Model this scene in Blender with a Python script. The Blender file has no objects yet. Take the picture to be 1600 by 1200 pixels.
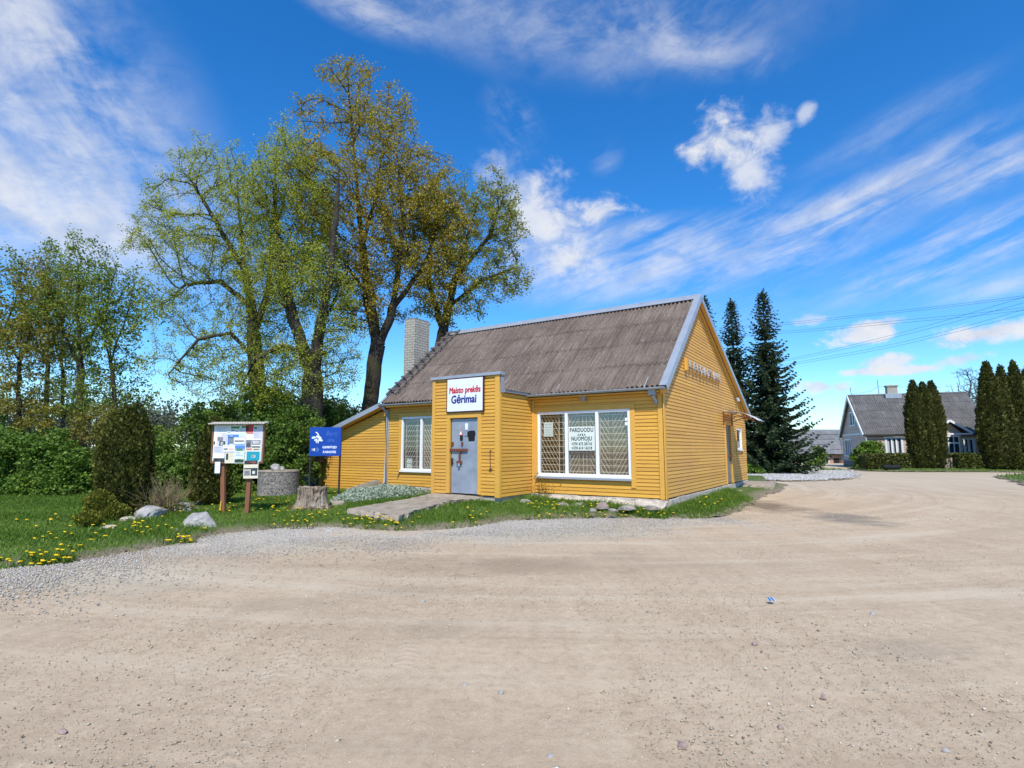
import bpy, bmesh, math, random
import numpy as np
from mathutils import Vector, noise as mnoise

sc = bpy.context.scene
R = math.radians
# ------------------------------------------------------------------ camera
FPX, PITCH, CAMH = 850.7, R(6.818), 1.55          # focal length in pixels of a 1600 wide picture
cd = bpy.data.cameras.new("camera"); cam = bpy.data.objects.new("camera", cd)
sc.collection.objects.link(cam); sc.camera = cam
cam.location = (0, 0, CAMH); cam.rotation_euler = (R(90) + PITCH, 0, 0)
cd.sensor_width = 36; cd.lens = FPX / 1600 * 36; cd.clip_start = .05; cd.clip_end = 3000
# ------------------------------------------------------------------ exposure, sun, sky
sc.cycles.max_bounces = 6; sc.cycles.diffuse_bounces = 3; sc.cycles.transparent_max_bounces = 8
sc.view_settings.view_transform = 'Standard'; sc.view_settings.look = 'None'
sc.view_settings.exposure = 0.42; sc.view_settings.gamma = 1.0; sc.view_settings.use_curve_mapping = False
SUN_H = Vector((-0.02, -1.0)).normalized(); SUN_EL = R(51)
sd = bpy.data.lights.new("sun", 'SUN'); so = bpy.data.objects.new("sun", sd); sc.collection.objects.link(so)
sd.energy = 3.9; sd.angle = R(.5); sd.color = (1, .93, .82)
sdir = Vector((SUN_H.x * math.cos(SUN_EL), SUN_H.y * math.cos(SUN_EL), math.sin(SUN_EL)))
so.rotation_euler = sdir.to_track_quat('Z', 'Y').to_euler(); so.location = (0, -20, 30)
world = bpy.data.worlds.new("World"); sc.world = world; world.use_nodes = True

def ray(px, py):
    """direction in the world of a pixel of the 1600x1200 photograph"""
    X = (px - 800) / FPX; Y = (600 - py) / FPX
    c, s = math.cos(PITCH), math.sin(PITCH)
    return Vector((X, c - Y * s, s + Y * c))

def build_world():
    nt = world.node_tree; nt.nodes.clear(); L = nt.links.new
    def mth(op, a, b=None, c=None, clamp=False):
        n = nt.nodes.new('ShaderNodeMath'); n.operation = op; n.use_clamp = clamp
        for i, v in enumerate((a, b, c)):
            if v is None: continue
            if isinstance(v, (int, float)): n.inputs[i].default_value = v
            else: L(v, n.inputs[i])
        return n.outputs[0]
    def mrange(v, a, b, lo=0., hi=1.):
        n = nt.nodes.new('ShaderNodeMapRange'); n.interpolation_type = 'SMOOTHSTEP'
        L(v, n.inputs[0]); n.inputs[1].default_value = a; n.inputs[2].default_value = b
        n.inputs[3].default_value = lo; n.inputs[4].default_value = hi
        return n.outputs[0]
    sky = nt.nodes.new('ShaderNodeTexSky'); sky.sky_type = 'NISHITA'; sky.sun_disc = False
    sky.sun_elevation = SUN_EL; sky.sun_rotation = math.atan2(SUN_H.x, SUN_H.y)
    sky.air_density = 1.0; sky.dust_density = .1; sky.ozone_density = 2.2; sky.altitude = 100
    hs = nt.nodes.new('ShaderNodeHueSaturation'); L(sky.outputs[0], hs.inputs['Color'])
    hs.inputs['Saturation'].default_value = 1.37; hs.inputs['Value'].default_value = 1.0
    tn = nt.nodes.new('ShaderNodeMixRGB'); tn.blend_type = 'MULTIPLY'; tn.inputs[0].default_value = 1; L(hs.outputs[0], tn.inputs[1]); tn.inputs[2].default_value = (.74, .98, 1.15, 1)
    b1 = nt.nodes.new('ShaderNodeBackground'); L(tn.outputs[0], b1.inputs[0]); b1.inputs[1].default_value = .14
    tc = nt.nodes.new('ShaderNodeTexCoord'); sp = nt.nodes.new('ShaderNodeSeparateXYZ'); L(tc.outputs['Generated'], sp.inputs[0])
    az = mth('ARCTAN2', sp.outputs[0], sp.outputs[1]); el = mth('ARCSINE', sp.outputs[2])
    def nz(sx, sy, rot, detail, rough, off=0., dist=0.):
        cr, sr = math.cos(rot), math.sin(rot)
        u = mth('MULTIPLY', mth('ADD', mth('MULTIPLY', az, cr), mth('MULTIPLY', el, sr)), sx)
        v = mth('MULTIPLY', mth('SUBTRACT', mth('MULTIPLY', el, cr), mth('MULTIPLY', az, sr)), sy)
        cb = nt.nodes.new('ShaderNodeCombineXYZ'); L(u, cb.inputs[0]); L(v, cb.inputs[1]); cb.inputs[2].default_value = off
        n = nt.nodes.new('ShaderNodeTexNoise'); L(cb.outputs[0], n.inputs['Vector'])
        n.inputs['Scale'].default_value = 1; n.inputs['Detail'].default_value = detail; n.inputs['Roughness'].default_value = rough
        n.inputs['Distortion'].default_value = dist
        return n.outputs[0]
    cum = nz(17, 22, 0, 8, .62, 1.7, .3)
    wispA = nz(4.2, 8.5, R(-38), 9, .62, 4.1, .5)
    wispB = nz(3.2, 21, R(17), 9, .62, 7.3, .5)
    wispC = nz(4, 9, R(-12), 9, .6, 2.3, .5)
    fine = nz(14, 34, R(12), 6, .65, 9.9, .6)
    def ell(px, py, w, h, rot):
        d = ray(px, py); d.normalize(); a0 = math.atan2(d.x, d.y); e0 = math.asin(d.z)
        k = 1 / FPX / (1 + ((px - 800) / FPX) ** 2) ** .75
        cr, sr = math.cos(R(rot)), math.sin(R(rot))
        dx = mth('SUBTRACT', az, a0); dy = mth('SUBTRACT', el, e0)
        u = mth('DIVIDE', mth('ADD', mth('MULTIPLY', dx, cr), mth('MULTIPLY', dy, sr)), w * k)
        v = mth('DIVIDE', mth('SUBTRACT', mth('MULTIPLY', dy, cr), mth('MULTIPLY', dx, sr)), h * k)
        return mth('SQRT', mth('ADD', mth('MULTIPLY', u, u), mth('MULTIPLY', v, v)))
    acc = None
    def add(m):
        nonlocal acc
        acc = m if acc is None else mth('SUBTRACT', mth('ADD', acc, m), mth('MULTIPLY', acc, m))
    # small heaped clouds
    for px, py, w, h, rot, op in ((1120, 222, 62, 40, 18, .95), (1160, 255, 40, 52, 20, .8), (1195, 205, 34, 34, 10, .7), (1085, 240, 34, 26, 0, .8),
        (935, 332, 62, 22, 4, .85), (885, 345, 40, 30, 10, .6), (1355, 517, 58, 22, 9, .95), (1385, 505, 40, 18, 9, .7), (1535, 521, 95, 20, 6, .95),
        (1385, 565, 50, 14, 4, .9), (1415, 578, 60, 9, 0, .9), (1355, 580, 40, 8, 0, .85), (1500, 562, 45, 12, 5, .7), (1280, 604, 34, 13, 0, .85),
        (1315, 606, 20, 13, 0, .7), (1258, 178, 16, 12, 50, .6), (840, 340, 48, 70, -30, .72), (800, 290, 60, 36, -30, .42), (890, 405, 45, 26, 0, .8), (1265, 500, 40, 12, 5, .5), (1390, 615, 60, 9, 0, .4)):
        d = ell(px, py, w, h, rot)
        v = mth('ADD', mth('SUBTRACT', 1.0, d), mth('MULTIPLY', mth('SUBTRACT', cum, .5), 3.0))
        add(mth('MULTIPLY', mrange(v, -.12 if py > 470 else -.25, .6 if py > 470 else 1.0), op))
    # veils and streaks
    for px, py, w, h, rot, tex, op, lo, hi in (
        (60, 170, 330, 250, -40, wispA, .85, .30, .72), (40, 330, 250, 110, -8, wispC, .85, .28, .62), (250, 330, 230, 120, -35, wispA, .55, .3, .7),
        (30, 40, 170, 70, -25, wispA, .6, .3, .65),
        (850, 20, 430, 75, -8, wispC, .55, .32, .72), (1080, 70, 160, 40, -20, wispC, .5, .35, .7), (560, 10, 150, 30, -8, wispC, .6, .35, .65),
        (1330, 325, 230, 40, 18, wispB, .85, .40, .68), (1120, 375, 220, 34, 10, wispB, .6, .40, .68), (1180, 420, 200, 30, 8, wispB, .5, .40, .68), (1500, 395, 230, 62, 16, wispB, .80, .38, .70), (1250, 420, 300, 90, 14, wispB, .22, .36, .70),
        (960, 425, 220, 55, 3, wispB, .7, .34, .66), (880, 385, 110, 60, -20, wispA, .85, .3, .6), (1560, 260, 130, 40, 12, wispB, .8, .34, .66), (1400, 200, 170, 40, 14, wispB, .25, .35, .7),
        (1560, 445, 120, 30, 6, wispB, .6, .33, .65), (1000, 360, 130, 22, 3, wispB, .6, .34, .62), (800, 190, 60, 40, -40, wispA, .45, .42, .7), (945, 240, 30, 30, 60, wispB, .3, .42, .7), (960, 120, 60, 22, -25, wispA, .22, .4, .7)):
        d = ell(px, py, w, h, rot)
        fall = mrange(d, .1, 1.3, 1., 0.)
        t = mth('ADD', mth('MULTIPLY', tex, .72), mth('MULTIPLY', fine, .28))
        add(mth('MULTIPLY', mth('MULTIPLY', mrange(t, lo, hi), fall), op))
    # pale band of far cloud low in the sky
    low = mth('MULTIPLY', mrange(el, .0, .14, 1., 0.), mrange(wispC, .35, .7, .06, .55))
    add(low)
    b2 = nt.nodes.new('ShaderNodeBackground'); b2.inputs[1].default_value = .68
    shade = nt.nodes.new('ShaderNodeMixRGB'); L(mrange(cum, .35, .6), shade.inputs[0])
    shade.inputs[1].default_value = (.70, .76, .90, 1); shade.inputs[2].default_value = (.93, .95, 1, 1); L(shade.outputs[0], b2.inputs[0])
    mx = nt.nodes.new('ShaderNodeMixShader'); L(acc, mx.inputs[0]); L(b1.outputs[0], mx.inputs[1]); L(b2.outputs[0], mx.inputs[2])
    out = nt.nodes.new('ShaderNodeOutputWorld'); L(mx.outputs[0], out.inputs[0])
build_world()

# ------------------------------------------------------------------ helpers: pixels of the photo turned into places
def gp(px, py, z=0.):
    d = ray(px, py); t = (z - CAMH) / d.z
    return Vector((d.x * t, d.y * t, z))
def at(px, py, y):
    d = ray(px, py); t = y / d.y
    return Vector((d.x * t, y, CAMH + d.z * t))
SA = R(33.285); SX, SY = 3.768, 13.603            # the shop's front right corner and its turn
def loc2w(x, y, z=0.):
    c, s = math.cos(SA), math.sin(SA)
    return Vector((SX + x * c + y * s, SY - x * s + y * c, z))
def w2loc(p):
    c, s = math.cos(SA), math.sin(SA); dx, dy = p[0] - SX, p[1] - SY
    return (dx * c - dy * s, dx * s + dy * c)
def front(px, py, c=0.):
    """x, z on the shop plane y = c"""
    d = ray(px, py); ca, s = math.cos(SA), math.sin(SA)
    ly0 = -SX * s - SY * ca; ld = d.x * s + d.y * ca
    t = (c - ly0) / ld
    return (d.x * t - SX) * ca - (d.y * t - SY) * s, CAMH + d.z * t
def side(px, py, c=0.):
    """y, z on the shop plane x = c"""
    d = ray(px, py); ca, s = math.cos(SA), math.sin(SA)
    lx0 = -SX * ca + SY * s; ld = d.x * ca - d.y * s
    t = (c - lx0) / ld
    return (d.x * t - SX) * s + (d.y * t - SY) * ca, CAMH + d.z * t

# ------------------------------------------------------------------ helpers: mesh
class MB:
    def __init__(s): s.V = []; s.F = []; s.T = []; s.M = []
    def add(s, vs, fs, t=.5, m=0):
        o = len(s.V); s.V += [tuple(v) for v in vs]
        for f in fs: s.F.append([i + o for i in f]); s.T.append(t); s.M.append(m)
    def box(s, x0, x1, y0, y1, z0, z1, t=.5, m=0):
        if x0 > x1: x0, x1 = x1, x0
        if y0 > y1: y0, y1 = y1, y0
        if z0 > z1: z0, z1 = z1, z0
        s.add([(x0,y0,z0),(x1,y0,z0),(x1,y1,z0),(x0,y1,z0),(x0,y0,z1),(x1,y0,z1),(x1,y1,z1),(x0,y1,z1)],
              [(3,2,1,0),(4,5,6,7),(0,1,5,4),(1,2,6,5),(2,3,7,6),(3,0,4,7)], t, m)
    def bar(s, p, q, w, h, t=.5, m=0, up=(0,0,1)):
        p, q = Vector(p), Vector(q); d = (q - p).normalized(); u = Vector(up)
        a = d.cross(u)
        if a.length < 1e-4: a = d.cross(Vector((0,1,0)))
        a.normalize(); b = a.cross(d).normalized(); a *= w / 2; b *= h / 2
        s.add([p-a-b, p+a-b, p+a+b, p-a+b, q-a-b, q+a-b, q+a+b, q-a+b],
              [(3,2,1,0),(4,5,6,7),(0,1,5,4),(1,2,6,5),(2,3,7,6),(3,0,4,7)], t, m)
    def tube(s, pts, r, n=8, t=.5, m=0, cap=True):
        pts = [Vector(p) for p in pts]; rs = r if isinstance(r, (list, tuple)) else [r] * len(pts)
        vs = []; fs = []
        for i, p in enumerate(pts):
            d = (pts[min(i + 1, len(pts) - 1)] - pts[max(i - 1, 0)]).normalized()
            a = d.cross(Vector((0, 0, 1)))
            if a.length < 1e-3: a = d.cross(Vector((0, 1, 0)))
            a.normalize(); b = d.cross(a)
            for k in range(n):
                g = 2 * math.pi * k / n
                vs.append(p + a * math.cos(g) * rs[i] + b * math.sin(g) * rs[i])
        for i in range(len(pts) - 1):
            for k in range(n):
                fs.append((i*n+k, i*n+(k+1)%n, (i+1)*n+(k+1)%n, (i+1)*n+k))
        if cap: fs.append(tuple(range(n))[::-1]); fs.append(tuple((len(pts)-1)*n + k for k in range(n)))
        s.add(vs, fs, t, m)
    def slope(s, x0, x1, a, b, t0, t1, t=.5, m=0):
        """box along a sloping line a -> b, both (y, z), thickness t0..t1 along its upward normal"""
        d = Vector((b[0]-a[0], b[1]-a[1])).normalized(); n = Vector((-d.y, d.x))
        if n.y < 0: n = -n
        P = [Vector(a)+n*t0, Vector(b)+n*t0, Vector(b)+n*t1, Vector(a)+n*t1]
        vs = [(x0,p.x,p.y) for p in P] + [(x1,p.x,p.y) for p in P]
        s.add(vs, [(0,1,2,3),(7,6,5,4),(0,4,5,1),(1,5,6,2),(2,6,7,3),(3,7,4,0)], t, m)
    def prism(s, poly, z0, z1, t=.5, m=0):
        n = len(poly)
        vs = [(p[0],p[1],z0) for p in poly] + [(p[0],p[1],z1) for p in poly]
        s.add(vs, [tuple(range(n))[::-1], tuple(range(n, 2*n))] + [(i,(i+1)%n,n+(i+1)%n,n+i) for i in range(n)], t, m)
    def build(s, name, mat, parent=None, smooth=False, bevel=0.):
        me = bpy.data.meshes.new(name); me.from_pydata(s.V, [], s.F)
        for mm in (mat if isinstance(mat, (list, tuple)) else [mat]): me.materials.append(mm)
        me.polygons.foreach_set('material_index', s.M)
        at_ = me.attributes.new('tint', 'FLOAT', 'FACE'); at_.data.foreach_set('value', s.T)
        bm = bmesh.new(); bm.from_mesh(me); bmesh.ops.recalc_face_normals(bm, faces=bm.faces); bm.to_mesh(me); bm.free()
        if smooth: me.polygons.foreach_set('use_smooth', [True] * len(me.polygons))
        o = bpy.data.objects.new(name, me); sc.collection.objects.link(o)
        if parent is not None: o.parent = parent
        if bevel:
            b = o.modifiers.new('bevel', 'BEVEL'); b.width = bevel; b.segments = 2; b.limit_method = 'ANGLE'
        return o
def raw_mesh(name, V, F, mat, tint=None, smooth=False):
    """V (n,3), F (m,k) numpy arrays"""
    me = bpy.data.meshes.new(name); n, k = F.shape
    me.vertices.add(len(V)); me.vertices.foreach_set('co', np.ascontiguousarray(V, np.float32).ravel())
    me.loops.add(n * k); me.loops.foreach_set('vertex_index', np.ascontiguousarray(F, np.int32).ravel())
    me.polygons.add(n); me.polygons.foreach_set('loop_start', np.arange(0, n * k, k, dtype=np.int32))
    if tint is not None:
        a = me.attributes.new('tint', 'FLOAT', 'FACE'); a.data.foreach_set('value', np.ascontiguousarray(tint, np.float32))
    if smooth: me.polygons.foreach_set('use_smooth', np.ones(n, bool))
    me.update(calc_edges=True); me.materials.append(mat)
    return me
def link(name, me, parent=None):
    o = bpy.data.objects.new(name, me); sc.collection.objects.link(o)
    if parent is not None: o.parent = parent
    return o
def tag(o, label=None, cat=None, group=None, kind=None):
    if label: o['label'] = label
    if cat: o['category'] = cat
    if group: o['group'] = group
    if kind: o['kind'] = kind
    return o
def thing(name, label, cat, loc=(0, 0, 0), rotz=0., group=None):
    o = bpy.data.objects.new(name, None); sc.collection.objects.link(o); o.empty_display_size = .2
    o.location = loc; o.rotation_euler = (0, 0, rotz)
    return tag(o, label, cat, group)

# ------------------------------------------------------------------ helpers: materials
class NT:
    def __init__(s, name):
        s.m = bpy.data.materials.new(name); s.m.use_nodes = True; s.t = s.m.node_tree
        s.b = s.t.nodes['Principled BSDF']; s.tc = s.t.nodes.new('ShaderNodeTexCoord')
        s.b.inputs['Specular IOR Level'].default_value = .3
    def L(s, a, b): s.t.links.new(a, b)
    def put(s, v, sock):
        if isinstance(v, (int, float)): sock.default_value = v
        elif isinstance(v, (tuple, list)): sock.default_value = (*v, 1) if len(v) == 3 and sock.type == 'RGBA' else v
        else: s.L(v, sock)
    def map(s, scale=(1, 1, 1), rot=(0, 0, 0), loc=(0, 0, 0), src='Object'):
        n = s.t.nodes.new('ShaderNodeMapping'); s.L(s.tc.outputs[src], n.inputs[0])
        n.inputs['Scale'].default_value = scale; n.inputs['Rotation'].default_value = rot; n.inputs['Location'].default_value = loc
        return n.outputs[0]
    def noise(s, scale, detail=5, rough=.55, vec=None, dist=0.):
        n = s.t.nodes.new('ShaderNodeTexNoise'); s.L(vec or s.tc.outputs['Object'], n.inputs['Vector'])
        n.inputs['Scale'].default_value = scale; n.inputs['Detail'].default_value = detail
        n.inputs['Roughness'].default_value = rough; n.inputs['Distortion'].default_value = dist
        return n.outputs[0]
    def voro(s, scale, vec=None, feature='F1', out='Distance', rnd=1.):
        n = s.t.nodes.new('ShaderNodeTexVoronoi'); n.feature = feature; s.L(vec or s.tc.outputs['Object'], n.inputs['Vector'])
        n.inputs['Scale'].default_value = scale; n.inputs['Randomness'].default_value = rnd
        return n.outputs[out]
    def ramp(s, fac, stops):
        n = s.t.nodes.new('ShaderNodeValToRGB'); s.L(fac, n.inputs[0]); e = n.color_ramp.elements
        while len(e) < len(stops): e.new(.5)
        for i, (p, c) in enumerate(stops):
            e[i].position = p; e[i].color = (c, c, c, 1) if isinstance(c, (int, float)) else (*c, 1)
        return n.outputs[0]
    def mix(s, f, a, b, mode='MIX'):
        n = s.t.nodes.new('ShaderNodeMixRGB'); n.blend_type = mode
        s.put(f, n.inputs[0]); s.put(a, n.inputs[1]); s.put(b, n.inputs[2]); return n.outputs[0]
    def math(s, op, a, b=0.):
        n = s.t.nodes.new('ShaderNodeMath'); n.operation = op; s.put(a, n.inputs[0]); s.put(b, n.inputs[1]); return n.outputs[0]
    def attr(s, name='tint'):
        n = s.t.nodes.new('ShaderNodeAttribute'); n.attribute_name = name; return n.outputs['Fac']
    def bump(s, h, strength=.5, dist=.01, normal=None):
        n = s.t.nodes.new('ShaderNodeBump'); s.L(h, n.inputs['Height']); n.inputs['Strength'].default_value = strength
        n.inputs['Distance'].default_value = dist
        if normal is not None: s.L(normal, n.inputs['Normal'])
        return n.outputs[0]
    def done(s, col, rough=.7, nrm=None, metal=0.):
        s.put(col, s.b.inputs['Base Color']); s.put(rough, s.b.inputs['Roughness']); s.b.inputs['Metallic'].default_value = metal
        if nrm is not None: s.L(nrm, s.b.inputs['Normal'])
        return s.m
def pm(name, c, var=.25, scale=6., rough=.6, bump=.2, metal=0., dirt=None, dirt_lo=.58):
    """a plain surface with a worn, uneven tone"""
    k = NT(name); n1 = k.noise(scale, 6, .6); n2 = k.noise(scale * 7, 4, .6)
    lo = tuple(x * (1 - var) for x in c); hi = tuple(min(1, x * (1 + var)) for x in c)
    col = k.mix(k.ramp(n1, [(.3, 0.), (.7, 1.)]), lo, hi)
    col = k.mix(.25, col, k.mix(n2, lo, hi))
    if dirt: col = k.mix(k.ramp(k.noise(scale * .6, 8, .7), [(dirt_lo, 0.), (dirt_lo + .14, .8)]), col, dirt)
    return k.done(col, rough, k.bump(n2, bump, .01), metal)
def leafmat(name, dark, mid, light, trans=.32):
    k = NT(name); t = k.attr()
    col = k.ramp(t, [(0., dark), (.5, mid), (1., light)])
    k.done(col, .55); k.b.inputs['Specular IOR Level'].default_value = .25
    tr = k.t.nodes.new('ShaderNodeBsdfTranslucent'); k.L(k.mix(.5, col, k.mix(1., col, (1., 1., .35), 'MULTIPLY')), tr.inputs[0])
    mx = k.t.nodes.new('ShaderNodeMixShader'); mx.inputs[0].default_value = trans
    k.L(k.b.outputs[0], mx.inputs[1]); k.L(tr.outputs[0], mx.inputs[2]); k.L(mx.outputs[0], k.t.nodes['Material Output'].inputs[0])
    return k.m
M = {}
def siding_mat(name, c, rot=(0, 0, 0), fade=.0):
    k = NT(name)
    v = k.map((1.2, 1.2, 34), rot); g = k.noise(3.2, 7, .62, v, .4)
    big = k.noise(.7, 4, .6); t = k.attr()
    col = k.mix(k.ramp(g, [(.32, 0.), (.68, 1.)]), tuple(x * .86 for x in c), tuple(min(1, x * 1.1) for x in c))
    col = k.mix(k.ramp(t, [(0., .55), (.9, 0.)]), col, (c[0] * .66, c[1] * .58, c[2] * .60))
    col = k.mix(k.ramp(big, [(.42, 0.), (.7, .5)]), col, (c[0] * .82, c[1] * .78, c[2] * 1.25))
    kn = k.voro(1., k.map((3.1, 3.1, 16), rot)); col = k.mix(k.ramp(kn, [(.05, .8), (.11, 0.)]), col, (.26, .12, .02))
    st = k.noise(1., 6, .7, k.map((9, 9, 55), rot)); col = k.mix(k.ramp(st, [(.6, 0.), (.74, .6)]), col, (c[0] * .55, c[1] * .5, c[2] * .7))
    return k.done(col, k.ramp(g, [(.2, .5), (.8, .68)]), k.bump(g, .25, .006))
M['yellow'] = siding_mat('yellow_siding_paint', (.72, .40, .066))
M['yellow_gable'] = siding_mat('yellow_gable_paint', (.71, .40, .088))
M['trim'] = siding_mat('yellow_trim_paint', (.73, .42, .075), (0, R(90), 0))
M['white'] = pm('white_frame', (.80, .81, .82), .04, 3, .35, .03)
M['metal'] = pm('galvanised_flashing', (.36, .40, .45), .12, 4, .42, .05, .3, (.22, .22, .22), .66)
M['gutter'] = pm('grey_gutter', (.33, .36, .39), .15, 5, .5, .05, .1, (.2, .19, .17), .62)
M['rust'] = pm('rusty_iron', (.17, .055, .035), .4, 20, .8, .4)
M['iron'] = pm('dark_iron', (.03, .028, .026), .3, 20, .6, .2)
M['black'] = pm('black_tape', (.012, .012, .014), .2, 20, .6, .1)
M['paper'] = pm('paper', (.80, .82, .82), .05, 8, .8, .05)
M['poster'] = pm('pale_poster', (.66, .74, .70), .04, 5, .6, .02)
M['ink'] = pm('dark_ink', (.035, .055, .06), .1, 10, .7, 0.)
M['signwhite'] = pm('sign_white', (.74, .78, .84), .03, 2, .4, .02)
M['red'] = pm('red_lettering', (.52, .035, .05), .1, 8, .5, .02)
M['navy'] = pm('navy_lettering', (.02, .04, .22), .1, 8, .5, .02)
M['signblue'] = pm('blue_sign', (.012, .065, .36), .06, 2.5, .38, .02)
M['signpale'] = pm('pale_sign_lettering', (.72, .78, .9), .05, 8, .5, 0.)
M['signfaint'] = pm('faded_sign_lettering', (.10, .21, .55), .1, 12, .5, 0.)
M['gold'] = pm('tan_print', (.45, .33, .15), .2, 20, .6, 0.)
M['letter'] = pm('grey_white_letters', (.36, .37, .39), .1, 9, .5, .05)
M['chim'] = None
M['board'] = pm('brown_board', (.20, .105, .06), .3, 7, .75, .3)
M['postwood'] = siding_mat('brown_post_wood', (.26, .115, .055), (0, R(90), 0))
M['oldwood'] = siding_mat('grey_old_wood', (.17, .15, .13))
M['canopy'] = pm('pale_canopy_sheet', (.55, .56, .57), .06, 5, .3, .02)
M['curtain'] = siding_mat('ochre_blind', (.27, .185, .08), (0, R(90), 0))
M['inside'] = pm('dark_room', (.10, .085, .07), .3, 2, .9, .1)
M['shelf'] = siding_mat('brown_shelving', (.15, .08, .04))
M['grille'] = pm('cream_grille', (.62, .57, .46), .06, 8, .5, .02)
M['bark'] = None

def brick_mat(name, c1, c2, mortar, bw=.25, bh=.075, ms=.012, soot=None):
    k = NT(name); n = k.t.nodes.new('ShaderNodeTexBrick')
    # u runs round the corner: x + y
    s = k.t.nodes.new('ShaderNodeSeparateXYZ'); k.L(k.tc.outputs['Object'], s.inputs[0])
    c = k.t.nodes.new('ShaderNodeCombineXYZ'); k.L(k.math('ADD', s.outputs[0], s.outputs[1]), c.inputs[0]); k.L(s.outputs[2], c.inputs[1])
    k.L(c.outputs[0], n.inputs['Vector'])
    n.inputs['Scale'].default_value = 1; n.inputs['Brick Width'].default_value = bw; n.inputs['Row Height'].default_value = bh
    n.inputs['Mortar Size'].default_value = ms; n.inputs['Color1'].default_value = (*c1, 1); n.inputs['Color2'].default_value = (*c2, 1)
    n.inputs['Mortar'].default_value = (*mortar, 1); n.inputs['Bias'].default_value = 0.
    col = k.mix(.35, n.outputs[0], k.ramp(k.noise(9, 6, .6), [(.3, tuple(x * .7 for x in c1)), (.7, tuple(min(1, x * 1.15) for x in c2))]))
    if soot: col = k.mix(k.ramp(k.math('ADD', s.outputs[2], k.math('MULTIPLY', k.noise(4, 6, .7), .9)), [(0., 0.), (1., 1.)]) if False else k.ramp(k.noise(3, 6, .7), [(.52, 0.), (.75, .6)]), col, soot)
    return k.done(col, .85, k.bump(n.outputs['Fac'], -.5, .012))
M['chim'] = brick_mat('white_silicate_brick', (.37, .36, .31), (.47, .45, .38), (.13, .12, .105), .27, .098, .016, (.2, .185, .16))
M['barnbrick'] = brick_mat('orange_brick', (.40, .20, .13), (.46, .25, .17), (.42, .32, .26), .25, .08, .012)

def roof_mat(name, c, c2, lich):
    k = NT(name)
    st = k.noise(1.6, 8, .65, k.map((5, 1.1, 1.1))); sp = k.noise(17, 5, .75); bg = k.noise(.9, 5, .6); t = k.attr()
    col = k.mix(k.ramp(st, [(.3, 0.), (.7, 1.)]), c, c2)
    col = k.mix(k.ramp(bg, [(.38, 0.), (.66, .75)]), col, tuple(x * .66 for x in c))
    col = k.mix(k.ramp(t, [(0., .3), (1., 0.)]), col, tuple(x * .6 for x in c))
    col = k.mix(k.ramp(sp, [(.55, 0.), (.66, .8)]), col, lich); col = k.mix(k.ramp(k.noise(1.1, 7, .7, k.map((11, .7, .7))), [(.46, 0.), (.62, .75)]), col, tuple(x * .55 for x in c)); col = k.mix(k.ramp(k.noise(5, 7, .75), [(.6, 0.), (.7, .5)]), col, (.16, .155, .09))
    col = k.mix(k.ramp(k.noise(12, 6, .75), [(.57, 0.), (.68, .75)]), col, tuple(x * .4 for x in c))
    col = k.mix(k.ramp(k.noise(2.3, 4, .6), [(.68, 0.), (.76, .6)]), col, (.30, .20, .12))
    return k.done(col, .92, k.bump(sp, .5, .012))
M['roof'] = roof_mat('weathered_corrugated_sheet', (.168, .130, .108), (.245, .203, .172), (.36, .33, .28))
M['roof2'] = roof_mat('grey_corrugated_sheet', (.135, .132, .128), (.205, .20, .195), (.29, .285, .27))
M['roof3'] = roof_mat('pale_barn_sheet', (.23, .235, .245), (.30, .305, .315), (.38, .38, .37))

def stone_mat(name, a, b, c):
    k = NT(name); n = k.noise(5, 8, .65); col = k.ramp(n, [(.3, a), (.5, b), (.72, c)])
    col = k.mix(k.ramp(k.noise(60, 3, .6), [(.55, 0.), (.7, .5)]), col, tuple(x * .5 for x in a))
    col = k.mix(k.ramp(k.noise(3.1, 6, .7), [(.6, 0.), (.72, .6)]), col, (.17, .18, .08))
    return k.done(col, .85, k.bump(k.noise(24, 7, .65), .6, .03))
M['rock'] = stone_mat('grey_granite', (.22, .215, .20), (.36, .35, .33), (.50, .49, .46))
M['rockpink'] = stone_mat('pinkish_granite', (.22, .16, .14), (.33, .25, .22), (.40, .33, .30))
M['concrete'] = stone_mat('worn_concrete', (.21, .175, .135), (.34, .29, .225), (.46, .40, .32))
M['stonedull'] = stone_mat('dull_field_stone', (.15, .135, .115), (.27, .245, .21), (.40, .37, .32))
M['plinth'] = stone_mat('rubble_plinth', (.34, .30, .25), (.48, .43, .36), (.58, .53, .46))
def well_mat():
    k = NT('exposed_aggregate'); v = k.voro(34, out='Color'); d = k.voro(34)
    s = k.t.nodes.new('ShaderNodeSeparateColor'); k.L(v, s.inputs[0])
    col = k.ramp(s.outputs[0], [(0., (.07, .065, .06)), (.5, (.20, .185, .17)), (1., (.36, .34, .31))])
    return k.done(col, .9, k.bump(d, -.9, .03))
M['well'] = well_mat()

def bark_mat(name, a, b, moss):
    k = NT(name); v = k.map((9, 9, 1.6)); n = k.noise(2.2, 8, .7, v, .6)
    col = k.ramp(n, [(.34, a), (.66, b)])
    col = k.mix(k.ramp(k.noise(1.7, 6, .65), [(.48, 0.), (.68, .75)]), col, moss)
    return k.done(col, .95, k.bump(n, .9, .05))
M['bark'] = bark_mat('mossy_bark', (.022, .019, .015), (.070, .060, .047), (.055, .062, .02))
M['barkbare'] = bark_mat('grey_bark', (.05, .045, .045), (.11, .10, .10), (.08, .08, .075))

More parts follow.
